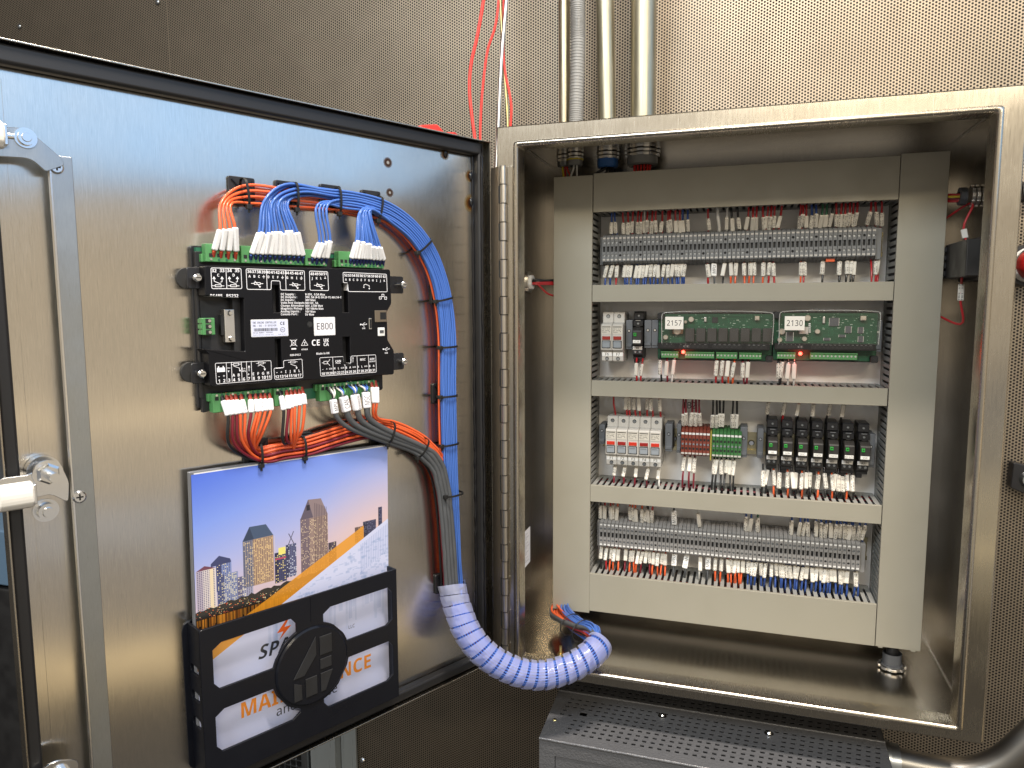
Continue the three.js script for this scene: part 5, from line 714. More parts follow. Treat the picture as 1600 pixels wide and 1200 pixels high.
{
  // upper loom: four orange and twenty-seven blue wires in lanes of eight across and four deep
  const place = []; for (let k = 7; k >= 0; k--) for (let j = 3; j >= 0; j--) place.push([k, j]);
  const take = (f) => { const i = place.findIndex(f); return place.splice(i < 0 ? 0 : i, 1)[0]; };
  const plugs = [
    { n: 4, s0: [334, 394], s1: [369, 396.5], e0: [343.5, 357], e1: [367.5, 356], r0: [345, 318], r1: [360, 320], j0: [371, 301], orange: true, where: 'at the left plug above the controller', f: ([k, j]) => j === 0 && k % 2 === 0 },
    { n: 12, s0: [392, 400], s1: [474, 403], e0: [404.5, 366], e1: [465, 362], r0: [412, 316], r1: [449, 318], j0: [432, 304], where: 'at the twelve-way plug above the controller', f: ([k, j]) => k > 4 || (k > 3 && j < 2) },
    { n: 4, s0: [488, 405], s1: [510, 406], e0: [499, 379], e1: [516, 376], r0: [495, 322], r1: [511, 322], j0: [517, 312], where: 'at the short plug above the controller', f: ([k, j]) => k > 0 && k < 4 && j > 2 },
    { n: 11, s0: [548, 406.5], s1: [600, 408.5], e0: [556, 378], e1: [594, 385], r0: [563, 330], r1: [579, 328], j0: [582, 322], where: 'at the right plug above the controller', f: ([k, j]) => k > 0 },
  ];
  let blues = 0;
  for (const g of plugs) for (let i = 0; i < g.n; i++) {
    const t = i / (g.n - 1), P = (a, b, z) => dp(lerp(a[0], b[0], t), lerp(a[1], b[1], t), z), [k, j] = take(g.f) || place.shift(), a = (k / 7 * 2 - 1) * HW, b = (j - 1.3) * 0.0028, d = nextDisc(g.orange);
    const jp = dp(g.j0[0] + i * (g.n > 6 ? 3 : 2.2), g.j0[1], -0.004), join = (() => { let best = 0, dist = 9; for (let q = 0; q <= 120; q++) { const p = upperLine.getPoint(q / 120), e = abs(p.x - jp.x) + (p.y < -0.16 ? 9 : 0); if (e < dist) { dist = e; best = q / 120; } } return best; })();
    const s = P(g.s0, g.s1, 0.0045 + rr(0, 0.001)), e = P(g.e0, g.e1, 0.009 + (i % 2) * 0.0014); e.y += rr(-0.002, 0.002);
    if (!g.orange) blues++;
    loomWire({ label: (g.orange ? 'orange' : 'blue') + ' loom wire with white sleeve, ' + ordinal(i + 1) + ' from left ' + g.where, group: 'wires of the door loom above the controller', mat: g.orange ? M.wireOrange : M.wireBlue, ferrule: g.orange ? M.ferruleRed : M.ferruleNavy, up: true, s, e, r: P(g.r0, g.r1, 0.006 + b * 0.6), line: upperLine, join: join + 0.012, a, b, rad: 0.00155, c: d[0], d: d[1], tx: 0.008 + (g.orange ? -0.006 : 0.006) + rr(-0.006, 0.006), ty: rr(-0.006, 0.006), tz: rr(-0.02, 0.005) });
  }
  // lower loom
  const lowPlace = []; for (let k = 0; k < 6; k++) for (let j = 0; j < 3; j++) lowPlace.push([k, j]);
  const cols = { k: ['black', M.wireBlack], m: ['dark red', M.wireMaroon], o: ['orange', M.wireOrange] };
  const z8 = (x, y) => [300 + x / 3.81, 590 + y / 3.81];
  const band = (text, size = 46) => printed(canvasTex(64, 192, (c) => { c.fillStyle = '#eeedf0'; c.fillRect(0, 0, 64, 192); c.save(); c.translate(32, 96); c.rotate(-PI / 2); c.fillStyle = '#1b1b1d'; c.font = size + 'px sans-serif'; c.textAlign = 'center'; c.textBaseline = 'middle'; c.fillText(text, 0, 2); c.restore(); }), 0.45);
  const sets = [
    { cs: 'kmmoomoooo', sx: [182, 208, 234, 260, 294, 348, 380, 412, 436, 464], ex: [214, 240, 264, 286, 314, 352, 386, 408, 436, 470], sy: [128, 118], ey: [224, 195], rx: [222, 252, 278, 300, 318, 336, 352, 372, 396, 420], ry: [400, 330], j: 386, where: 'at the left plug below the controller', f: (i) => [min(5, i / 2 | 0), i % 2 ? 2 : 0], texts: { 4: 'R2 R1 07', 7: 'TB2 TB1' } },
    { cs: 'kmoooo', sx: [528, 566, 592, 616, 640, 660], ex: [546, 574, 592, 612, 640, 670], sy: [100, 90], ey: [192, 160], rx: [545, 566, 590, 610, 628, 650], ry: [390, 330], j: 447, where: 'at the middle plug below the controller', f: (i) => [5 - (i % 5), 1 + i / 5 | 0], texts: { 0: 'TB3 12', 2: 'TB3 14' } },
    { cs: 'oo', sx: [1072, 1098], ex: [1080, 1100], sy: [48, 48], ey: [150, 150], rx: [1082, 1098], ry: [232, 232], j: 598, where: 'at the right plug below the controller', f: (i) => [5, 2], texts: {} },
  ];
  for (const g of sets) [...g.cs].forEach((c, i) => {
    const n = g.cs.length, t = i / (n - 1), [k, j] = g.f(i), a = (k / 5 * 2 - 1) * 0.0098 + (g.cs === 'oo' ? 0.0024 + i * 0.003 : 0), b = (j - 0.7) * 0.0033, d = nextDisc(true), y = (q) => lerp(q[0], q[1], t);
    const P = (x, yy, z) => dp(...z8(x, yy), z), join = (() => { const jp = dp(g.j + (n - i) * 1.2, 700, -0.004); let best = 0, dist = 9; for (let q = 0; q <= 120; q++) { const e = abs(lowerLine.getPoint(q / 120).x - jp.x) + (q > 70 ? 1 : 0); if (e < dist) { dist = e; best = q / 120; } } return best; })();
    loomWire({ label: cols[c][0] + ' loom wire with white sleeve, ' + ordinal(i + 1) + ' ' + g.where, group: 'wires of the door loom below the controller', mat: cols[c][1], ferrule: c === 'k' ? M.black : M.ferruleRed, s: P(g.sx[i], y(g.sy), 0.0045), e: P(g.ex[i], y(g.ey), 0.0095 + (i % 2) * 0.001), r: P(g.rx[i], y(g.ry), 0.007), line: lowerLine, join: join + 0.02, a, b, rad: 0.0017, c: d[0], d: d[1], print: g.texts[i] && band(g.texts[i], 30), tx: 0.002 + rr(-0.01, 0.006), ty: rr(-0.008, 0.004), tz: rr(-0.02, 0.01) });
  });
  // four grey screened cables with lettered sleeves and thin cores
  [['MPU', 838, 852, 62, 122, 212, 0.0028, [M.wireBlack, M.wireWhite, M.wireWhite]], ['CAN', 898, 920, 60, 104, 200, 0.0037, [M.wireWhite, M.wireBlue, M.plug]], ['EXPANSION', 968, 984, 46, 92, 192, 0.0037, [M.wireBlue, M.wireWhite, M.wireBlue]], ['MSC', 1032, 1040, 44, 78, 178, 0.0037, [M.wireWhite, M.wireBlue, M.wireBlue]]].forEach(([text, sx, exx, cy, sy, ey, rad, cores], i) => {
    const P = (x, y, z) => dp(...z8(x, y), z), d = nextDisc(), s = P(sx, sy, 0.011), e = P(exx, ey, 0.013);
    const join = [0.455, 0.475, 0.5, 0.53][i] + 0.035, a = [-0.0088, -0.0035, 0.002, 0.0075][i];
    const t = loomWire({ name: 'grey_cable', cat: 'cable', label: 'grey cable with sleeve reading ' + text + ' below the controller', group: 'grey screened cables of the door loom', mat: M.wireGrey, s, e, r: P(exx + [55, 40, 28, 16][i], ey + [70, 72, 68, 66][i], 0.012), line: lowerLine, join, a: a - 0.002, b: 0.0085, rad, c: d[0], d: d[1], sw: rad * 2 + 0.002, sd: rad * 2 + 0.001, print: band(text, text.length > 4 ? 30 : 58), tx: -0.006, ty: -0.006, tz: 0.004, spread: 1 });
    cores.forEach((m, k) => { const x = sx + (k - 1) * 18 - 8, q = P(x - 12 + k * 3, cy, 0.004); part(t, 'core', tube([V(q.x, q.y + 0.004, 0.0015), q, V().lerpVectors(q, s, 0.55).add(V(0, 0, 0.004)), V().lerpVectors(s, e, 0.1)].map(doorToWorld), 0.0011, 14, 6), m); });
  });
}
// ---------- cable ties and their adhesive mounts
function tie(line, u, v, hw, hz, z0, label) {
  let t = 0, dist = 9; const q = dp(u, v, -0.004); for (let k = 0; k <= 300; k++) { const e = line.getPoint(k / 300).distanceTo(q); if (e < dist) { dist = e; t = k / 300; } }
  const c = line.getPoint(t), g = line.getTangent(min(0.999, t)), n = V(-g.y, g.x, 0).normalize(), pts = [];
  for (let k = 0; k < 20; k++) { const a = k / 20 * 2 * PI, ca = cos(a), sa = sin(a); pts.push(V(c.x, c.y, c.z + z0).addScaledVector(n, hw * Math.sign(ca) * abs(ca) ** 0.7).addScaledVector(V(0, 0, 1), hz * Math.sign(sa) * abs(sa) ** 0.7)); }
  const o = thing('cable_tie', label, 'cable tie', 'black cable ties round the door loom', true), cv = new THREE.CatmullRomCurve3(pts, true);
  // flat strap: the ring swept along the loom's own direction
  const pos = [], N = 48, bw = 0.0013; for (let k = 0; k < N; k++) { const a = cv.getPoint(k / N), b = cv.getPoint((k + 1) / N), A = a.clone().addScaledVector(g, -bw), B = b.clone().addScaledVector(g, -bw), C2 = b.clone().addScaledVector(g, bw), D2 = a.clone().addScaledVector(g, bw), oa = V().subVectors(a, c).setComponent(2, a.z - c.z - z0).normalize().multiplyScalar(0.0009), ob = V().subVectors(b, c).setComponent(2, b.z - c.z - z0).normalize().multiplyScalar(0.0009);
    const q8 = [A, B, C2, D2, A.clone().add(oa), B.clone().add(ob), C2.clone().add(ob), D2.clone().add(oa)], quad = (i, j, k2, l) => pos.push(...q8[i].toArray(), ...q8[j].toArray(), ...q8[k2].toArray(), ...q8[i].toArray(), ...q8[k2].toArray(), ...q8[l].toArray()); quad(4, 5, 6, 7); quad(0, 4, 7, 3); quad(3, 7, 6, 2); quad(0, 1, 5, 4); }
  const geo = new THREE.BufferGeometry(); geo.setAttribute('position', new THREE.Float32BufferAttribute(pos, 3)); geo.computeVertexNormals(); M.tie ??= std([0.012, 0.012, 0.012], 0.4, 0, { side: THREE.DoubleSide }); part(o, 'strap', geo, M.tie);
  const h = V(c.x, c.y, c.z + z0 + hz * 0.45).addScaledVector(n, -hw - 0.001); part(o, 'tie_head', bx(h.x - 0.0028, h.x + 0.0028, h.y - 0.0026, h.y + 0.0026, h.z - 0.002, h.z + 0.003, 0.0008), M.tie);
  part(o, 'strap_end', bx(h.x - 0.001, h.x + 0.001, h.y - 0.006, h.y - 0.002, h.z, h.z + 0.0012), M.tie);
}
for (const [u, v, hw, hz, z, where] of [[381, 301, 0.014, 0.008, 0.0, 'round the orange wires at the upper left mount'], [458, 307, 0.0142, 0.0085, 0.001, 'second along the upper loom, where the blue wires join'], [525, 314, 0.0142, 0.0085, 0.001, 'third along the upper loom, by the short plug'], [590, 326, 0.0142, 0.0085, 0.001, 'fourth along the upper loom, above the right plug'], [661, 383, 0.0142, 0.0085, 0.001, 'on the bend where the blue loom turns down'], [692, 466, 0.0142, 0.0085, 0.001, 'topmost on the straight hanging part of the blue loom'], [698, 542, 0.0142, 0.0085, 0.001, 'on the hanging blue loom beside the usb sockets'], [698, 618, 0.0142, 0.0085, 0.001, 'on the hanging blue loom level with the lower plugs'], [700, 694, 0.0142, 0.0085, 0.001, 'on the hanging blue loom where grey cables approach'], [702.5, 771, 0.0148, 0.0125, 0.004, 'round blue loom and grey cables together'], [708, 914, 0.0148, 0.0125, 0.004, 'lowest one, just above the spiral wrap']]) tie(upperLine, u, v, hw, hz, z, 'black cable tie ' + where);
for (const [u, v, hw, hz, z, where] of [[404, 709, 0.0118, 0.0085, 0.002, 'round the orange wires at the lower left mount'], [473, 697, 0.0118, 0.0085, 0.002, 'round the orange wires above the skyline picture'], [603, 676, 0.0135, 0.0125, 0.006, 'where grey cables meet the orange wires'], [654, 699, 0.0135, 0.0125, 0.006, 'on the curve of grey cables towards the blue loom']]) tie(lowerLine, u, v, hw, hz, z, 'black cable tie ' + where);
for (const [u, v, r, where] of [[376, 299, 0.0145, 'behind the orange wires, uppermost left'], [446, 303, 0.0135, 'behind the loom above the twelve-way plug'], [515, 308, 0.0135, 'behind the loom above the short plug'], [578, 316, 0.0135, 'behind the loom above the right plug'], [684, 460, 0.0135, 'beside the hanging loom, topmost'], [686, 614, 0.0135, 'beside the hanging loom, level with the lower plugs'], [690, 752, 0.0135, 'beside the hanging loom behind the grey cables'], [690, 909, 0.0135, 'beside the hanging loom just above the spiral wrap'], [398, 706, 0.0145, 'under the orange wires, lower left'], [470, 696, 0.0145, 'under the orange wires above the skyline picture'], [592, 683, 0.0145, 'under the grey cables above the binder corner']]) {
  const p = dp(u, v, ZS), o = thing('tie_mount', 'black square adhesive tie mount ' + where, 'tie mount', 'black adhesive tie mounts on the door', true);
  part(o, 'mount_pad', ex(rounded(rect(p.x - r, p.x + r, p.y - r, p.y + r), 0.0025), ZS + 0.0005, ZS + 0.0035, [], 0.0006), M.black);
  for (const s of [1, -1]) part(o, 'mount_rib', bx(-r * 1.1, r * 1.1, -0.0006, 0.0006, 0, 0.0012).rotateZ(s * PI / 4).translate(p.x, p.y, ZS + 0.0035), M.blackShine);
}
// ---------- spiral wrap round the loop
{
  const turns = 21, N = turns * 22, R = 0.0188, pos = [], L = loop.c.getLength(), pw = L / turns * 0.86 / L;
  const edge = (ang, off, rad) => { const t = min(0.9999, max(0, (ang / (2 * PI) + off) / turns)), f = spine, x = t * 60, i = min(59, x | 0), k = x - i, s = V().lerpVectors(f[i].s, f[i + 1].s, k).normalize(), n = V().lerpVectors(f[i].n, f[i + 1].n, k).normalize(); return loop.getPoint(t).addScaledVector(s, cos(ang) * rad).addScaledVector(n, sin(ang) * rad); };
  const grid = []; for (let i = 0; i <= N; i++) { const a = i / 22 * 2 * PI, j = lerp(0.47, 0.37, min(1, i / N * 2.2)) + 0.012 * sin(a * 0.37); grid.push([-1, -0.92, -0.4, 0.4, 0.92, 1].map((q) => edge(a, q * j, R + (q < 0 ? 0.0007 : -0.0003) * abs(q) + 0.0004 * (1 - q * q)))); }
  const inner = grid.map((r, i) => r.map((p, k) => { const a = i / 22 * 2 * PI, q = [-1, -0.92, -0.4, 0.4, 0.92, 1][k], j = lerp(0.47, 0.37, min(1, i / N * 2.2)) + 0.012 * sin(a * 0.37); return edge(a, q * j, R - 0.0014 + (q < 0 ? 0.0007 : -0.0003) * abs(q)); }));
  const quad = (a, b, c, d) => pos.push(...a.toArray(), ...b.toArray(), ...c.toArray(), ...a.toArray(), ...c.toArray(), ...d.toArray());
  for (let i = 0; i < N; i++) { for (let k = 0; k < 5; k++) quad(grid[i][k], grid[i + 1][k], grid[i + 1][k + 1], grid[i][k + 1]); quad(inner[i][0], inner[i + 1][0], grid[i + 1][0], grid[i][0]); quad(grid[i][5], grid[i + 1][5], inner[i + 1][5], inner[i][5]); }
  let g = new THREE.BufferGeometry(); g.setAttribute('position', new THREE.Float32BufferAttribute(pos, 3)); g = toCreasedNormals(g, 0.9);
  single('spiral_wrap', 'milky spiral wrap round the thick cable loop between door and cabinet', 'spiral wrap', g, M.wrap);
}
// two ties where the loom leaves the wrap
for (const [i, where] of [[0.35, 'near the end of the wrap'], [0.75, 'nearest the duct']]) { const p = V().lerpVectors(tailPts[0], tailPts[2], i), d = V().subVectors(tailPts[2], tailPts[0]).normalize(), g = new THREE.TorusGeometry(0.0185, 0.0011, 6, 28).scale(1, 0.75, 1); g.applyQuaternion(new THREE.Quaternion().setFromUnitVectors(V(0, 0, 1), d)).translate(p.x + 0.002, p.y - 0.001, p.z); single('cable_tie', 'black cable tie round the loom inside the cabinet, ' + where, 'cable tie', g, M.tie, 'black cable ties inside the cabinet'); }
// ---------- conduits above the cabinet and their fittings inside it
{
  const CZ = -0.2, at = (u0, u1, v) => [onZ(u0, v, CZ), onZ(u1, v, CZ)];
  const run = (name, label, b, t, mat, cat) => { const [l, r] = at(...b), [l2, r2] = at(...t), rad = (r.x - l.x) / 2, x = (l.x + r.x) / 2, x2 = (l2.x + r2.x) / 2, y2 = l2.y; const o = thing(name, label, cat, 'conduits entering the cabinet top'); const k = (x2 - x) / (y2 - l.y); part(o, 'pipe', tube([V(x - k * l.y, 0.0, CZ), V(x, l.y, CZ), V(x2, y2, CZ), V(x2 + k * 1.0, y2 + 1.0, CZ)], rad, 8, 32), mat); return [x - k * l.y, rad, o]; };
  const c1 = run('metal_conduit', 'leftmost thin metal conduit, half hidden by the ribbed grey one', [873.5, 890.5, 165], [871, 892, 0], M.emt, 'conduit');
  const c2 = run('metal_conduit', 'middle metal conduit, right of the ribbed grey one', [934.7, 962, 165], [932, 959, 0], M.emt, 'conduit');
  const c3 = run('metal_conduit', 'thickest and rightmost metal conduit above the cabinet', [985.3, 1024, 165], [986.5, 1025.5, 0], M.emt, 'conduit');
  const fx = [onZ(900.5, 165, CZ + 0.014), onZ(903, 60, CZ + 0.014), onZ(902.5, 0, CZ + 0.014)], o = thing('flexible_conduit', 'grey ribbed flexible conduit between two metal conduits', 'conduit', 'conduits entering the cabinet top');
  const fp = [V(fx[0].x - 0.002, 0, CZ + 0.012), fx[0], fx[1], fx[2], V(fx[2].x - 0.004, fx[2].y + 0.6, CZ + 0.012)];
  part(o, 'jacket', tube(fp, 0.0108, 40, 24), M.flex);
  { const c = new THREE.CatmullRomCurve3(fp), hel = []; for (let i = 0; i <= 1400; i++) { const t = i / 1400, p = c.getPoint(t), a = t * 2 * PI * 88; hel.push(V(p.x + 0.0107 * cos(a), p.y, p.z + 0.0107 * sin(a))); } part(o, 'ribs', new THREE.TubeGeometry(new THREE.CatmullRomCurve3(hel), 1800, 0.0009, 4), M.flex); }
  const nut = (x, z, r, y, n = 8) => { const g = []; for (let i = 0; i < n; i++) { const a = i / n * 2 * PI; g.push(bx(-r * 0.22, r * 0.22, y - 0.004, y, r * 0.86, r * 1.12, 0.0006).rotateY(a).translate(x, 0, z)); } g.push(cyl(r, r, 0.004, [x, y - 0.002, z], 'y', 28)); return g; };
  const fitting = (label, x, z, r, bush, h, wires, group = 'fittings under the cabinet top') => { const t = thing('conduit_fitting', label, 'conduit fitting', group); part(t, 'lock_nut', nut(x, z, r * 1.22, -0.003), M.chrome); part(t, 'lock_nut', nut(x, z, r * 1.18, -0.0085), M.chrome); part(t, 'bushing', lathe([[r * 0.8, 0], [r * 1.05, 0], [r * 1.2, 0.002], [r * 1.2, h], [r * 0.8, h]], [x, -0.0125 - h, z], 'y', 24), bush); part(t, 'bushing_core', cyl(r * 0.9, r * 0.9, 0.002, [x, -0.0125 - h + 0.003, z], 'y', 20), M.dark); wires.forEach(([m, dx, ex2, rad], i) => single('entry_wire', ['yellow', 'red', 'dark red', 'white', 'black', 'grey'][[M.wireYellow, M.wireBright, M.wireRed, M.wireWhite, M.wireBlack, M.wireGrey].indexOf(m)] + ' wire dropping out of the ' + label.split(' above')[0] + ', ' + ORD[i], 'wire', tube([V(x + dx, -0.015, z), V(x + dx, -0.024, z), V(x + lerp(dx, ex2, 0.6), -0.037, z + 0.003), V(x + ex2, -0.07, z + 0.006)], rad, 10, 7), m, 'wires dropping from the top fittings')); };
  fitting('bare metal fitting above the left duct', c1[0], CZ, 0.0095, M.zinc, 0.008, [[M.wireYellow, -0.003, 0.001, 0.0016], [M.wireRed, 0.001, 0.003, 0.0016], [M.wireBright, 0.0045, 0.016, 0.0014]]);
  fitting('grey fitting with yellow ring above the left duct', fp[0].x, CZ + 0.012, 0.0098, M.flex, 0.009, [[M.wireWhite, -0.002, -0.008, 0.0016], [M.wireWhite, 0.003, 0.0045, 0.0016]]);
  { const t = single('yellow_ring', 'yellow sealing ring of the grey fitting above the left duct', 'sealing ring', new THREE.TorusGeometry(0.0118, 0.0014, 8, 28).rotateX(PI / 2).translate(fp[0].x, -0.012, CZ + 0.012), M.wireYellow); }
  fitting('blue fitting above the top duct', c2[0], CZ, 0.0135, M.blueHub, 0.013, [[M.wireBlack, -0.003, -0.035, 0.0022], [M.wireBlack, 0.001, -0.004, 0.0024], [M.wireBlack, 0.005, 0.004, 0.0022], [M.wireBlack, 0.008, 0.009, 0.0016]]);
  fitting('large grey fitting above the top duct', c3[0], CZ, 0.0195, M.flex, 0.013, [-0.012, -0.007, -0.002, 0.003, 0.008, 0.012].map((d) => [M.wireBright, d, d * 0.9, 0.0018]));
  // floor fitting with a black cable
  const b = onY(1393, 1043, -H + 0.003), bt = thing('conduit_fitting', 'metal cable fitting on the cabinet floor, lower right', 'conduit fitting'); part(bt, 'lock_nut', nut(b.x, b.z, 0.0165, -H + 0.008), M.chrome); part(bt, 'gland', lathe([[0.0125, 0.02], [0.0125, 0.004], [0.014, 0.004], [0.014, 0]], [b.x, -H + 0.006, b.z], 'y', 24), M.greyDark); part(bt, 'cable', tube([V(b.x, -H, b.z), V(b.x, -H + 0.03, b.z), V(b.x + 0.004, -0.7, b.z - 0.01)], 0.0085, 8, 14), M.wireBlack);
  // side fittings
  const lf = onX(828, 441, 0.004), lt = thing('conduit_fitting', 'white lined round fitting low on the left cabinet wall', 'conduit fitting'); part(lt, 'lock_nut', lathe([[0.010, 0], [0.0165, 0], [0.0165, 0.003], [0.010, 0.003]], [0.002, lf.y, lf.z], 'x', 28), M.chrome); part(lt, 'liner', lathe([[0.006, 0], [0.011, 0], [0.011, 0.006], [0.006, 0.006]], [0.003, lf.y, lf.z], 'x', 24), M.white);
  [['wireBlack', 0.004, 0.002], ['wireBlack', 0.001, 0.003], ['wireRed', -0.001, 0.0], ['wireRed', -0.003, -0.003], ['wireRed', -0.002, -0.018], ['wireRed', 0.0, -0.002]].forEach(([m, dy, ey], i) => single('entry_wire', (m === 'wireBlack' ? 'black' : 'red') + ' wire from the left wall fitting into the duct, ' + ORD[i], 'wire', tube([V(0.001, lf.y + dy * 0.6, lf.z + rr(-0.004, 0.004)), V(0.014, lf.y + dy, lf.z), V(0.03, lf.y + ey, lf.z - 0.012), V(0.05, lf.y + ey * 1.3, lf.z - 0.03)], 0.0015, 12, 7), M[m], 'wires from the left wall fitting'));
  const rf = onX(1527, 306, W - 0.004), rt = thing('conduit_fitting', 'shiny threaded metal fitting on the right cabinet wall', 'conduit fitting'); part(rt, 'lock_nut', nut(0, 0, 0.0125, 0).map((g) => g.rotateZ(PI / 2).translate(W - 0.007, rf.y, rf.z)), M.chrome); part(rt, 'lock_nut', nut(0, 0, 0.0125, 0).map((g) => g.rotateZ(PI / 2).translate(W - 0.0125, rf.y, rf.z)), M.chrome); part(rt, 'bushing', lathe([[0.006, 0], [0.0115, 0], [0.0115, 0.008], [0.006, 0.008]], [W - 0.025, rf.y, rf.z], 'x', 24), M.greyDark);
  [['wireRed', 0.002], ['wireYellow', 0.0], ['wireMaroon', -0.003], ['wireRed', -0.005]].forEach(([m, dy], i) => single('entry_wire', { wireRed: 'red', wireYellow: 'yellow', wireMaroon: 'dark red' }[m] + ' wire from the right wall fitting, ' + ORD[i], 'wire', tube([V(W - 0.015, rf.y + dy, rf.z), V(W - 0.03, rf.y + dy * 1.2 + 0.001, rf.z - 0.006), V(0.56, rf.y + dy + 0.006, rf.z - 0.035)], 0.0017, 10, 7), M[m], 'wires from the right wall fitting'));
  // black relay on the right wall
  const xa = 0.578, a1 = onX(1477, 382, xa), a2 = onX(1511, 376, xa), r2 = thing('side_relay', 'black square relay on the right cabinet wall', 'relay');
  part(r2, 'relay_case', bx(xa, W - 0.012, a1.y - 0.046, a1.y - 0.001, a1.z, a2.z, 0.0015), M.relayCase); part(r2, 'relay_base', bx(W - 0.013, W - 0.002, a1.y - 0.05, a1.y + 0.003, a1.z - 0.004, a2.z + 0.003, 0.001), M.black);
  for (let i = 0; i < 4; i++) part(r2, 'contact_rib', bx(xa - 0.006, xa, a1.y - 0.043 + i * 0.0105, a1.y - 0.036 + i * 0.0105, a1.z + 0.002, a1.z + 0.012, 0.0008), M.black);
  const red = (pts, label, f0, f1) => { const t = thing('relay_wire', label, 'wire'), c = new THREE.CatmullRomCurve3(pts); part(t, 'insulation', new THREE.TubeGeometry(c, 20, 0.0015, 7), M.wireRed); sleeveAt(t, c.getPoint(f0), c.getPoint(f1), 1.1); };
  const zc = (a1.z + a2.z) / 2; red([V(W - 0.02, a1.y, zc), V(W - 0.021, a1.y + 0.02, zc - 0.01), V(W - 0.01, a1.y + 0.05, zc - 0.02), V(0.56, a1.y + 0.02, -0.19)], 'thin red wire with white marker above the black side relay', 0.06, 0.26); red([V(W - 0.022, a1.y - 0.045, zc), V(W - 0.022, a1.y - 0.075, zc), V(W - 0.016, a1.y - 0.105, zc - 0.01), V(0.56, a1.y - 0.085, -0.19)], 'thin red wire with white marker below the black side relay', 0.1, 0.34);
}
// ---------- loose red leads and steel tubes left of the conduits
{
  const lead = (pts, z, r, label, m, cat, name) => single(name, label, cat, tube(pts.map(([u, v]) => onZ(u, v, z)), r, 60, 10), m);
  lead([[772, -140], [757, -10], [745, 60], [736, 100], [733.5, 140], [737, 180], [743, 225], [752, 330]], -0.16, 0.0026, 'thicker loose red lead, left one of the pair above the door', M.wireBright, 'lead', 'red_lead');
  lead([[786, -140], [780, -10], [774, 40], [762, 78], [756, 120], [752, 165], [750.5, 200], [750, 330]], -0.17, 0.002, 'thinner loose red lead, right one of the pair above the door', M.wireBright, 'lead', 'red_lead');
  lead([[786, -140], [787, 50], [786.5, 85], [790, 118], [796, 145], [799, 168], [797.5, 200], [797, 330]], -0.215, 0.002, 'red lead hanging between the steel tube and the conduits', M.wireBright, 'lead', 'red_lead');
  lead([[796, -150], [791, 0], [785.5, 65], [781.5, 130], [778.5, 200], [772, 330]], -0.15, 0.0029, 'bright steel tube running up beside the red leads', M.chrome, 'tube', 'steel_tube');
  lead([[778, -150], [782, 0], [787, 100], [791, 150], [794, 205], [800, 330]], -0.225, 0.0021, 'thin tan tube behind the bright steel tube', M.brass, 'tube', 'steel_tube');
  const red = thing('red_cover', 'red plastic covers showing over the top edge of the open door', 'plastic cover', 0, true);
  part(red, 'cover_block', ex(rounded([[-0.083, -0.06], [-0.083, -0.003], [-0.079, 0.0015], [-0.052, 0.0065], [-0.0505, 0.006], [-0.036, -0.004], [-0.036, -0.06]].reverse(), 0.002), -0.075, -0.05, [], 0.001), M.wireBright);
  part(red, 'cover_block', ex(rounded([[-0.0355, -0.06], [-0.0355, -0.0015], [-0.033, 0.0], [-0.0185, 0.002], [-0.003, -0.006], [-0.003, -0.06]].reverse(), 0.002), -0.078, -0.052, [], 0.001), M.wireBright);
  part(red, 'latch_notch', bx(-0.0215, -0.0195, -0.004, 0.0015, -0.0525, -0.0505), M.wireRed);
}
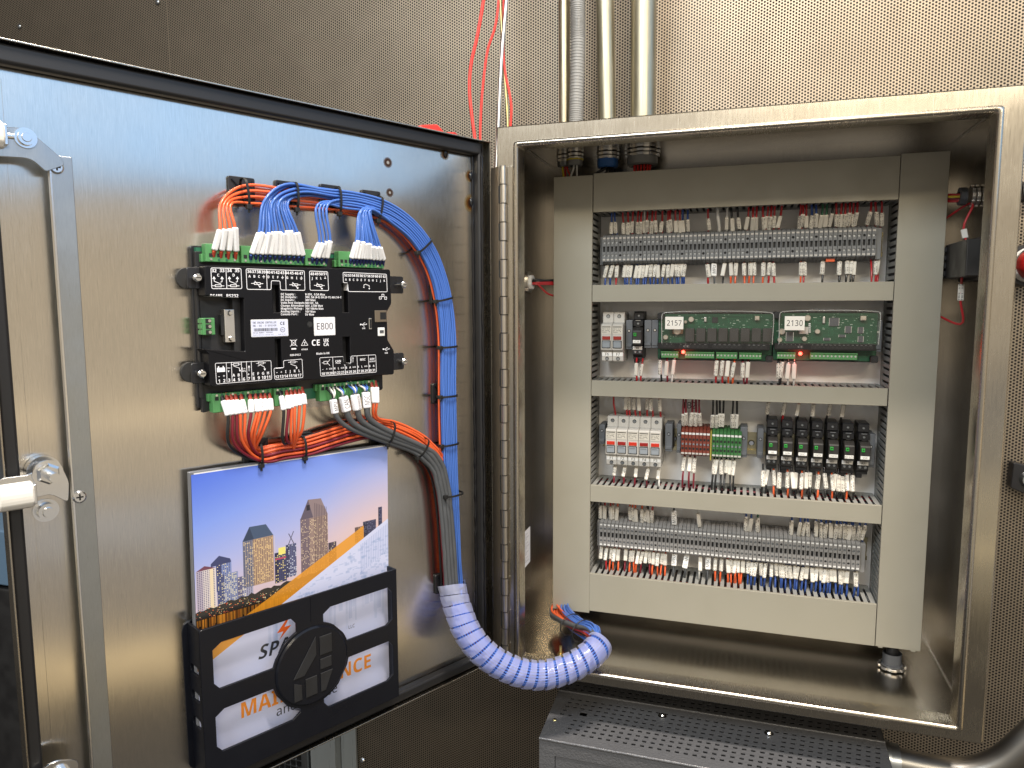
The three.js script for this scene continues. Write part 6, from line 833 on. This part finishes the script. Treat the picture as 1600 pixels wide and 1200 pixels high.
// ---------- heater box under the cabinet
{
  const t = thing('heater', 'grey hammered metal heater box with slotted top under the cabinet', 'heater'), x0 = 0.0698, x1 = 0.5195, yf = -0.8295, zf = 0.038, yr = -0.8215, zr = -0.0745, yb = -0.812, zb = -0.15;
  const slope = (za, ya, zb2, yb2, rows, u0, skip) => { const len = hypot(za - zb2, ya - yb2), pitch = 0.0115, holes = [], n = Math.floor((x1 - x0 - 0.012) / pitch); for (let r = 0; r < rows; r++) for (let i = 0; i < n; i++) { const x = 0.009 + i * pitch + (r % 2 ? 0.0026 : 0) * 0 + r * 0.0016, y = u0 + r * 0.0098; if (x + 0.006 > x1 - x0 - 0.004 || skip(x, y)) continue; holes.push(rect(x, x + 0.0056, y, y + 0.0038)); }
    const big = skip.big ? [skip.big] : []; const s = shapeOf(rect(0, x1 - x0, 0, len)); [...holes, ...big].forEach((h) => s.holes.push(pathOf(h))); const g = new THREE.ExtrudeGeometry(s, { depth: 0.0012, bevelEnabled: false }); g.translate(0, 0, -0.0012).rotateX(-Math.atan2(za - zb2, yb2 - ya)).translate(x0, ya, za); return g; };
  const bigRect = rect(0.043, 0.0535, 0.0615, 0.07), near = (cx, cy, w, h) => (x, y) => abs(x + 0.003 - cx) < w && abs(y + 0.002 - cy) < h;
  const spots = [near(0.048, 0.066, 0.017, 0.0095), near(0.158, 0.085, 0.009, 0.009), near(0.302, 0.085, 0.009, 0.009), near(0.014, 0.03, 0.016, 0.02)], skip = (x, y) => spots.some((f) => f(x, y)) || (y < 0.022 && x < 0.028); skip.big = bigRect;
  part(t, 'top_sheet', slope(zf, yf, zr, yr, 9, 0.0175, skip), M.hammered);
  part(t, 'top_sheet', slope(zr, yr, zb, yb, 6, 0.008, () => false), M.hammered);
  part(t, 'ridge', tube([V(x0, yr + 0.0004, zr), V(x1, yr + 0.0004, zr)], 0.0018, 2, 8), M.hammered);
  part(t, 'front_edge', tube([V(x0, yf - 0.0016, zf - 0.0002), V(x1, yf - 0.0016, zf - 0.0002)], 0.0022, 2, 10), M.hammered);
  part(t, 'front_sheet', ex(rect(x0, x1, -1.15, yf - 0.001), zf - 0.002, zf, [rect(x0 + 0.022, x1 - 0.022, -1.13, yf - 0.0235)]), M.hammered);
  part(t, 'side_sheet', ex([[-zf + 0.001, -1.15], [-zb, -1.15], [-zb, yb], [-zr, yr], [-zf + 0.001, yf - 0.001]], 0, 0.0015).rotateY(PI / 2).translate(x0, 0, 0), M.hammered); part(t, 'side_sheet', ex([[-zf + 0.001, -1.15], [-zb, -1.15], [-zb, yb], [-zr, yr], [-zf + 0.001, yf - 0.001]], 0, 0.0015).rotateY(PI / 2).translate(x1 - 0.0015, 0, 0), M.hammered);
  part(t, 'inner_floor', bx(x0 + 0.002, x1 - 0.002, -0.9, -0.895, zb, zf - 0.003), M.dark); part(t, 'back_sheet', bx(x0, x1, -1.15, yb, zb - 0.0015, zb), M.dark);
  const vents = []; for (let i = 0; i < 16; i++) vents.push(rect(x0 + 0.058 + i * 0.0085, x0 + 0.0625 + i * 0.0085, -0.9, -0.866)); part(t, 'front_door', ex(rect(x0 + 0.0225, x1 - 0.0225, -1.13, yf - 0.024), zf - 0.004, zf - 0.0015, vents, 0.0004), M.hammered);
  const along = (x, s) => { const k = s / hypot(zf - zr, yr - yf); return V(x0 + x, lerp(yf, yr, k), lerp(zf, zr, k)); };
  for (const [x, s] of [[0.158, 0.0905], [0.302, 0.0905]]) { const p = along(x, s); part(t, 'cover_screw', lathe([[0, 0.0042], [0.0026, 0.0038], [0.0036, 0.002], [0.0046, 0.0012], [0.0062, 0.001], [0.0062, 0]], [p.x, p.y, p.z], 'y', 16), M.bolt); }
  { const p = along(0.0115, 0.042); part(t, 'cover_screw', lathe([[0, 0.0016], [0.0022, 0.0014], [0.0032, 0]], [p.x, p.y, p.z], 'y', 12), M.brass); }
  // conduit bending away to the right
  const c = thing('metal_conduit', 'dark shiny conduit bending up at the lower right corner', 'conduit'), Z = -0.11, q = [[1396, 1189], [1450, 1200], [1510, 1206], [1560, 1192], [1610, 1152], [1700, 1060]].map(([u, v]) => onZ(u, v, Z)); part(c, 'pipe', tube(q, 0.0188, 40, 28), M.conduitDark ??= std([0.3, 0.29, 0.27], 0.38, 1)); part(c, 'coupling', cyl(0.0235, 0.0235, 0.012, [q[0].x, q[0].y - 0.0006, Z], 'x', 28), M.zinc); part(c, 'coupling_nut', cyl(0.027, 0.027, 0.006, [q[0].x - 0.009, q[0].y, Z], 'x', 8), M.zinc);
}
// ---------- things that peep out beside the cabinet
{
  const b = onZ(1616, 413, -0.24), t = thing('red_lamp', 'red domed beacon with white rim beside the cabinet right edge', 'beacon'); part(t, 'dome', lathe([[0, 0.03], [0.012, 0.028], [0.019, 0.021], [0.022, 0.01], [0.022, 0]], [b.x, b.y, b.z], 'z', 28), std([0.32, 0.012, 0.012], 0.3)); part(t, 'rim', lathe([[0.024, 0], [0.025, -0.012], [0, -0.012]], [b.x, b.y, b.z], 'z', 28), M.white); part(t, 'base', cyl(0.03, 0.03, 0.045, [b.x, b.y, -0.2765], 'z', 24), M.black);
  const k = onZ(1606, 300, -0.26), s = thing('small_pipe', 'short dark metal pipe end right of the cabinet top corner', 'pipe'); part(s, 'pipe', cyl(0.012, 0.012, 0.2, [k.x + 0.09, k.y, k.z], 'x', 20), M.chrome); part(s, 'collar', cyl(0.0145, 0.0145, 0.012, [k.x - 0.004, k.y, k.z], 'x', 20), M.black);
  const h = onZ(1601, 750, -0.285), g = thing('wall_clip', 'black angular clip with round metal knob on the wall at right', 'clip'); part(g, 'bracket', ex(rounded([[h.x - 0.019, h.y - 0.012], [h.x + 0.02, h.y - 0.028], [h.x + 0.03, h.y - 0.028], [h.x + 0.03, h.y + 0.016], [h.x - 0.017, h.y + 0.026]], 0.003), -0.299, -0.28, [], 0.001), M.black); part(g, 'knob', lathe([[0, 0.008], [0.009, 0.006], [0.0125, 0]], [h.x + 0.003, h.y + 0.002, -0.28], 'z', 20), M.zinc);
  const e = thing('equipment_cabinet', 'dark equipment cabinet standing behind the open door at the far left', 'cabinet'); part(e, 'body', bx(-1.7, -0.77, -1.75, -0.7, -0.29, 0.1, 0.004), M.blackMatte); part(e, 'top_panel', bx(-1.7, -0.77, -0.695, -0.6, -0.29, 0.1, 0.004), std([0.12, 0.2, 0.3], 0.35)); part(e, 'handle', bx(-1.1, -1.08, -1.3, -1.15, 0.1, 0.12, 0.004), M.zinc);
}
// ---------- every thing's origin goes to the middle of its base; all of it up to its height above the floor
{
  scene.updateMatrixWorld(true);
  for (const o of scene.children) {
    if (o.isLight || o.isCamera) continue;
    const inv = o.matrixWorld.clone().invert(), box = new THREE.Box3(), b = new THREE.Box3();
    o.traverse((m) => { if (m.isMesh) { m.geometry.computeBoundingBox(); b.copy(m.geometry.boundingBox).applyMatrix4(m.matrixWorld).applyMatrix4(inv); box.union(b); } });
    const base = V((box.min.x + box.max.x) / 2, box.min.y, (box.min.z + box.max.z) / 2);
    if (o.isMesh) { o.geometry = o.geometry.clone().translate(-base.x, -base.y, -base.z); } else for (const c of o.children) c.position.sub(base);
    o.position.add(base.applyEuler(o.rotation)); o.position.y += YO;
  }
}
renderer.render(scene, camera);
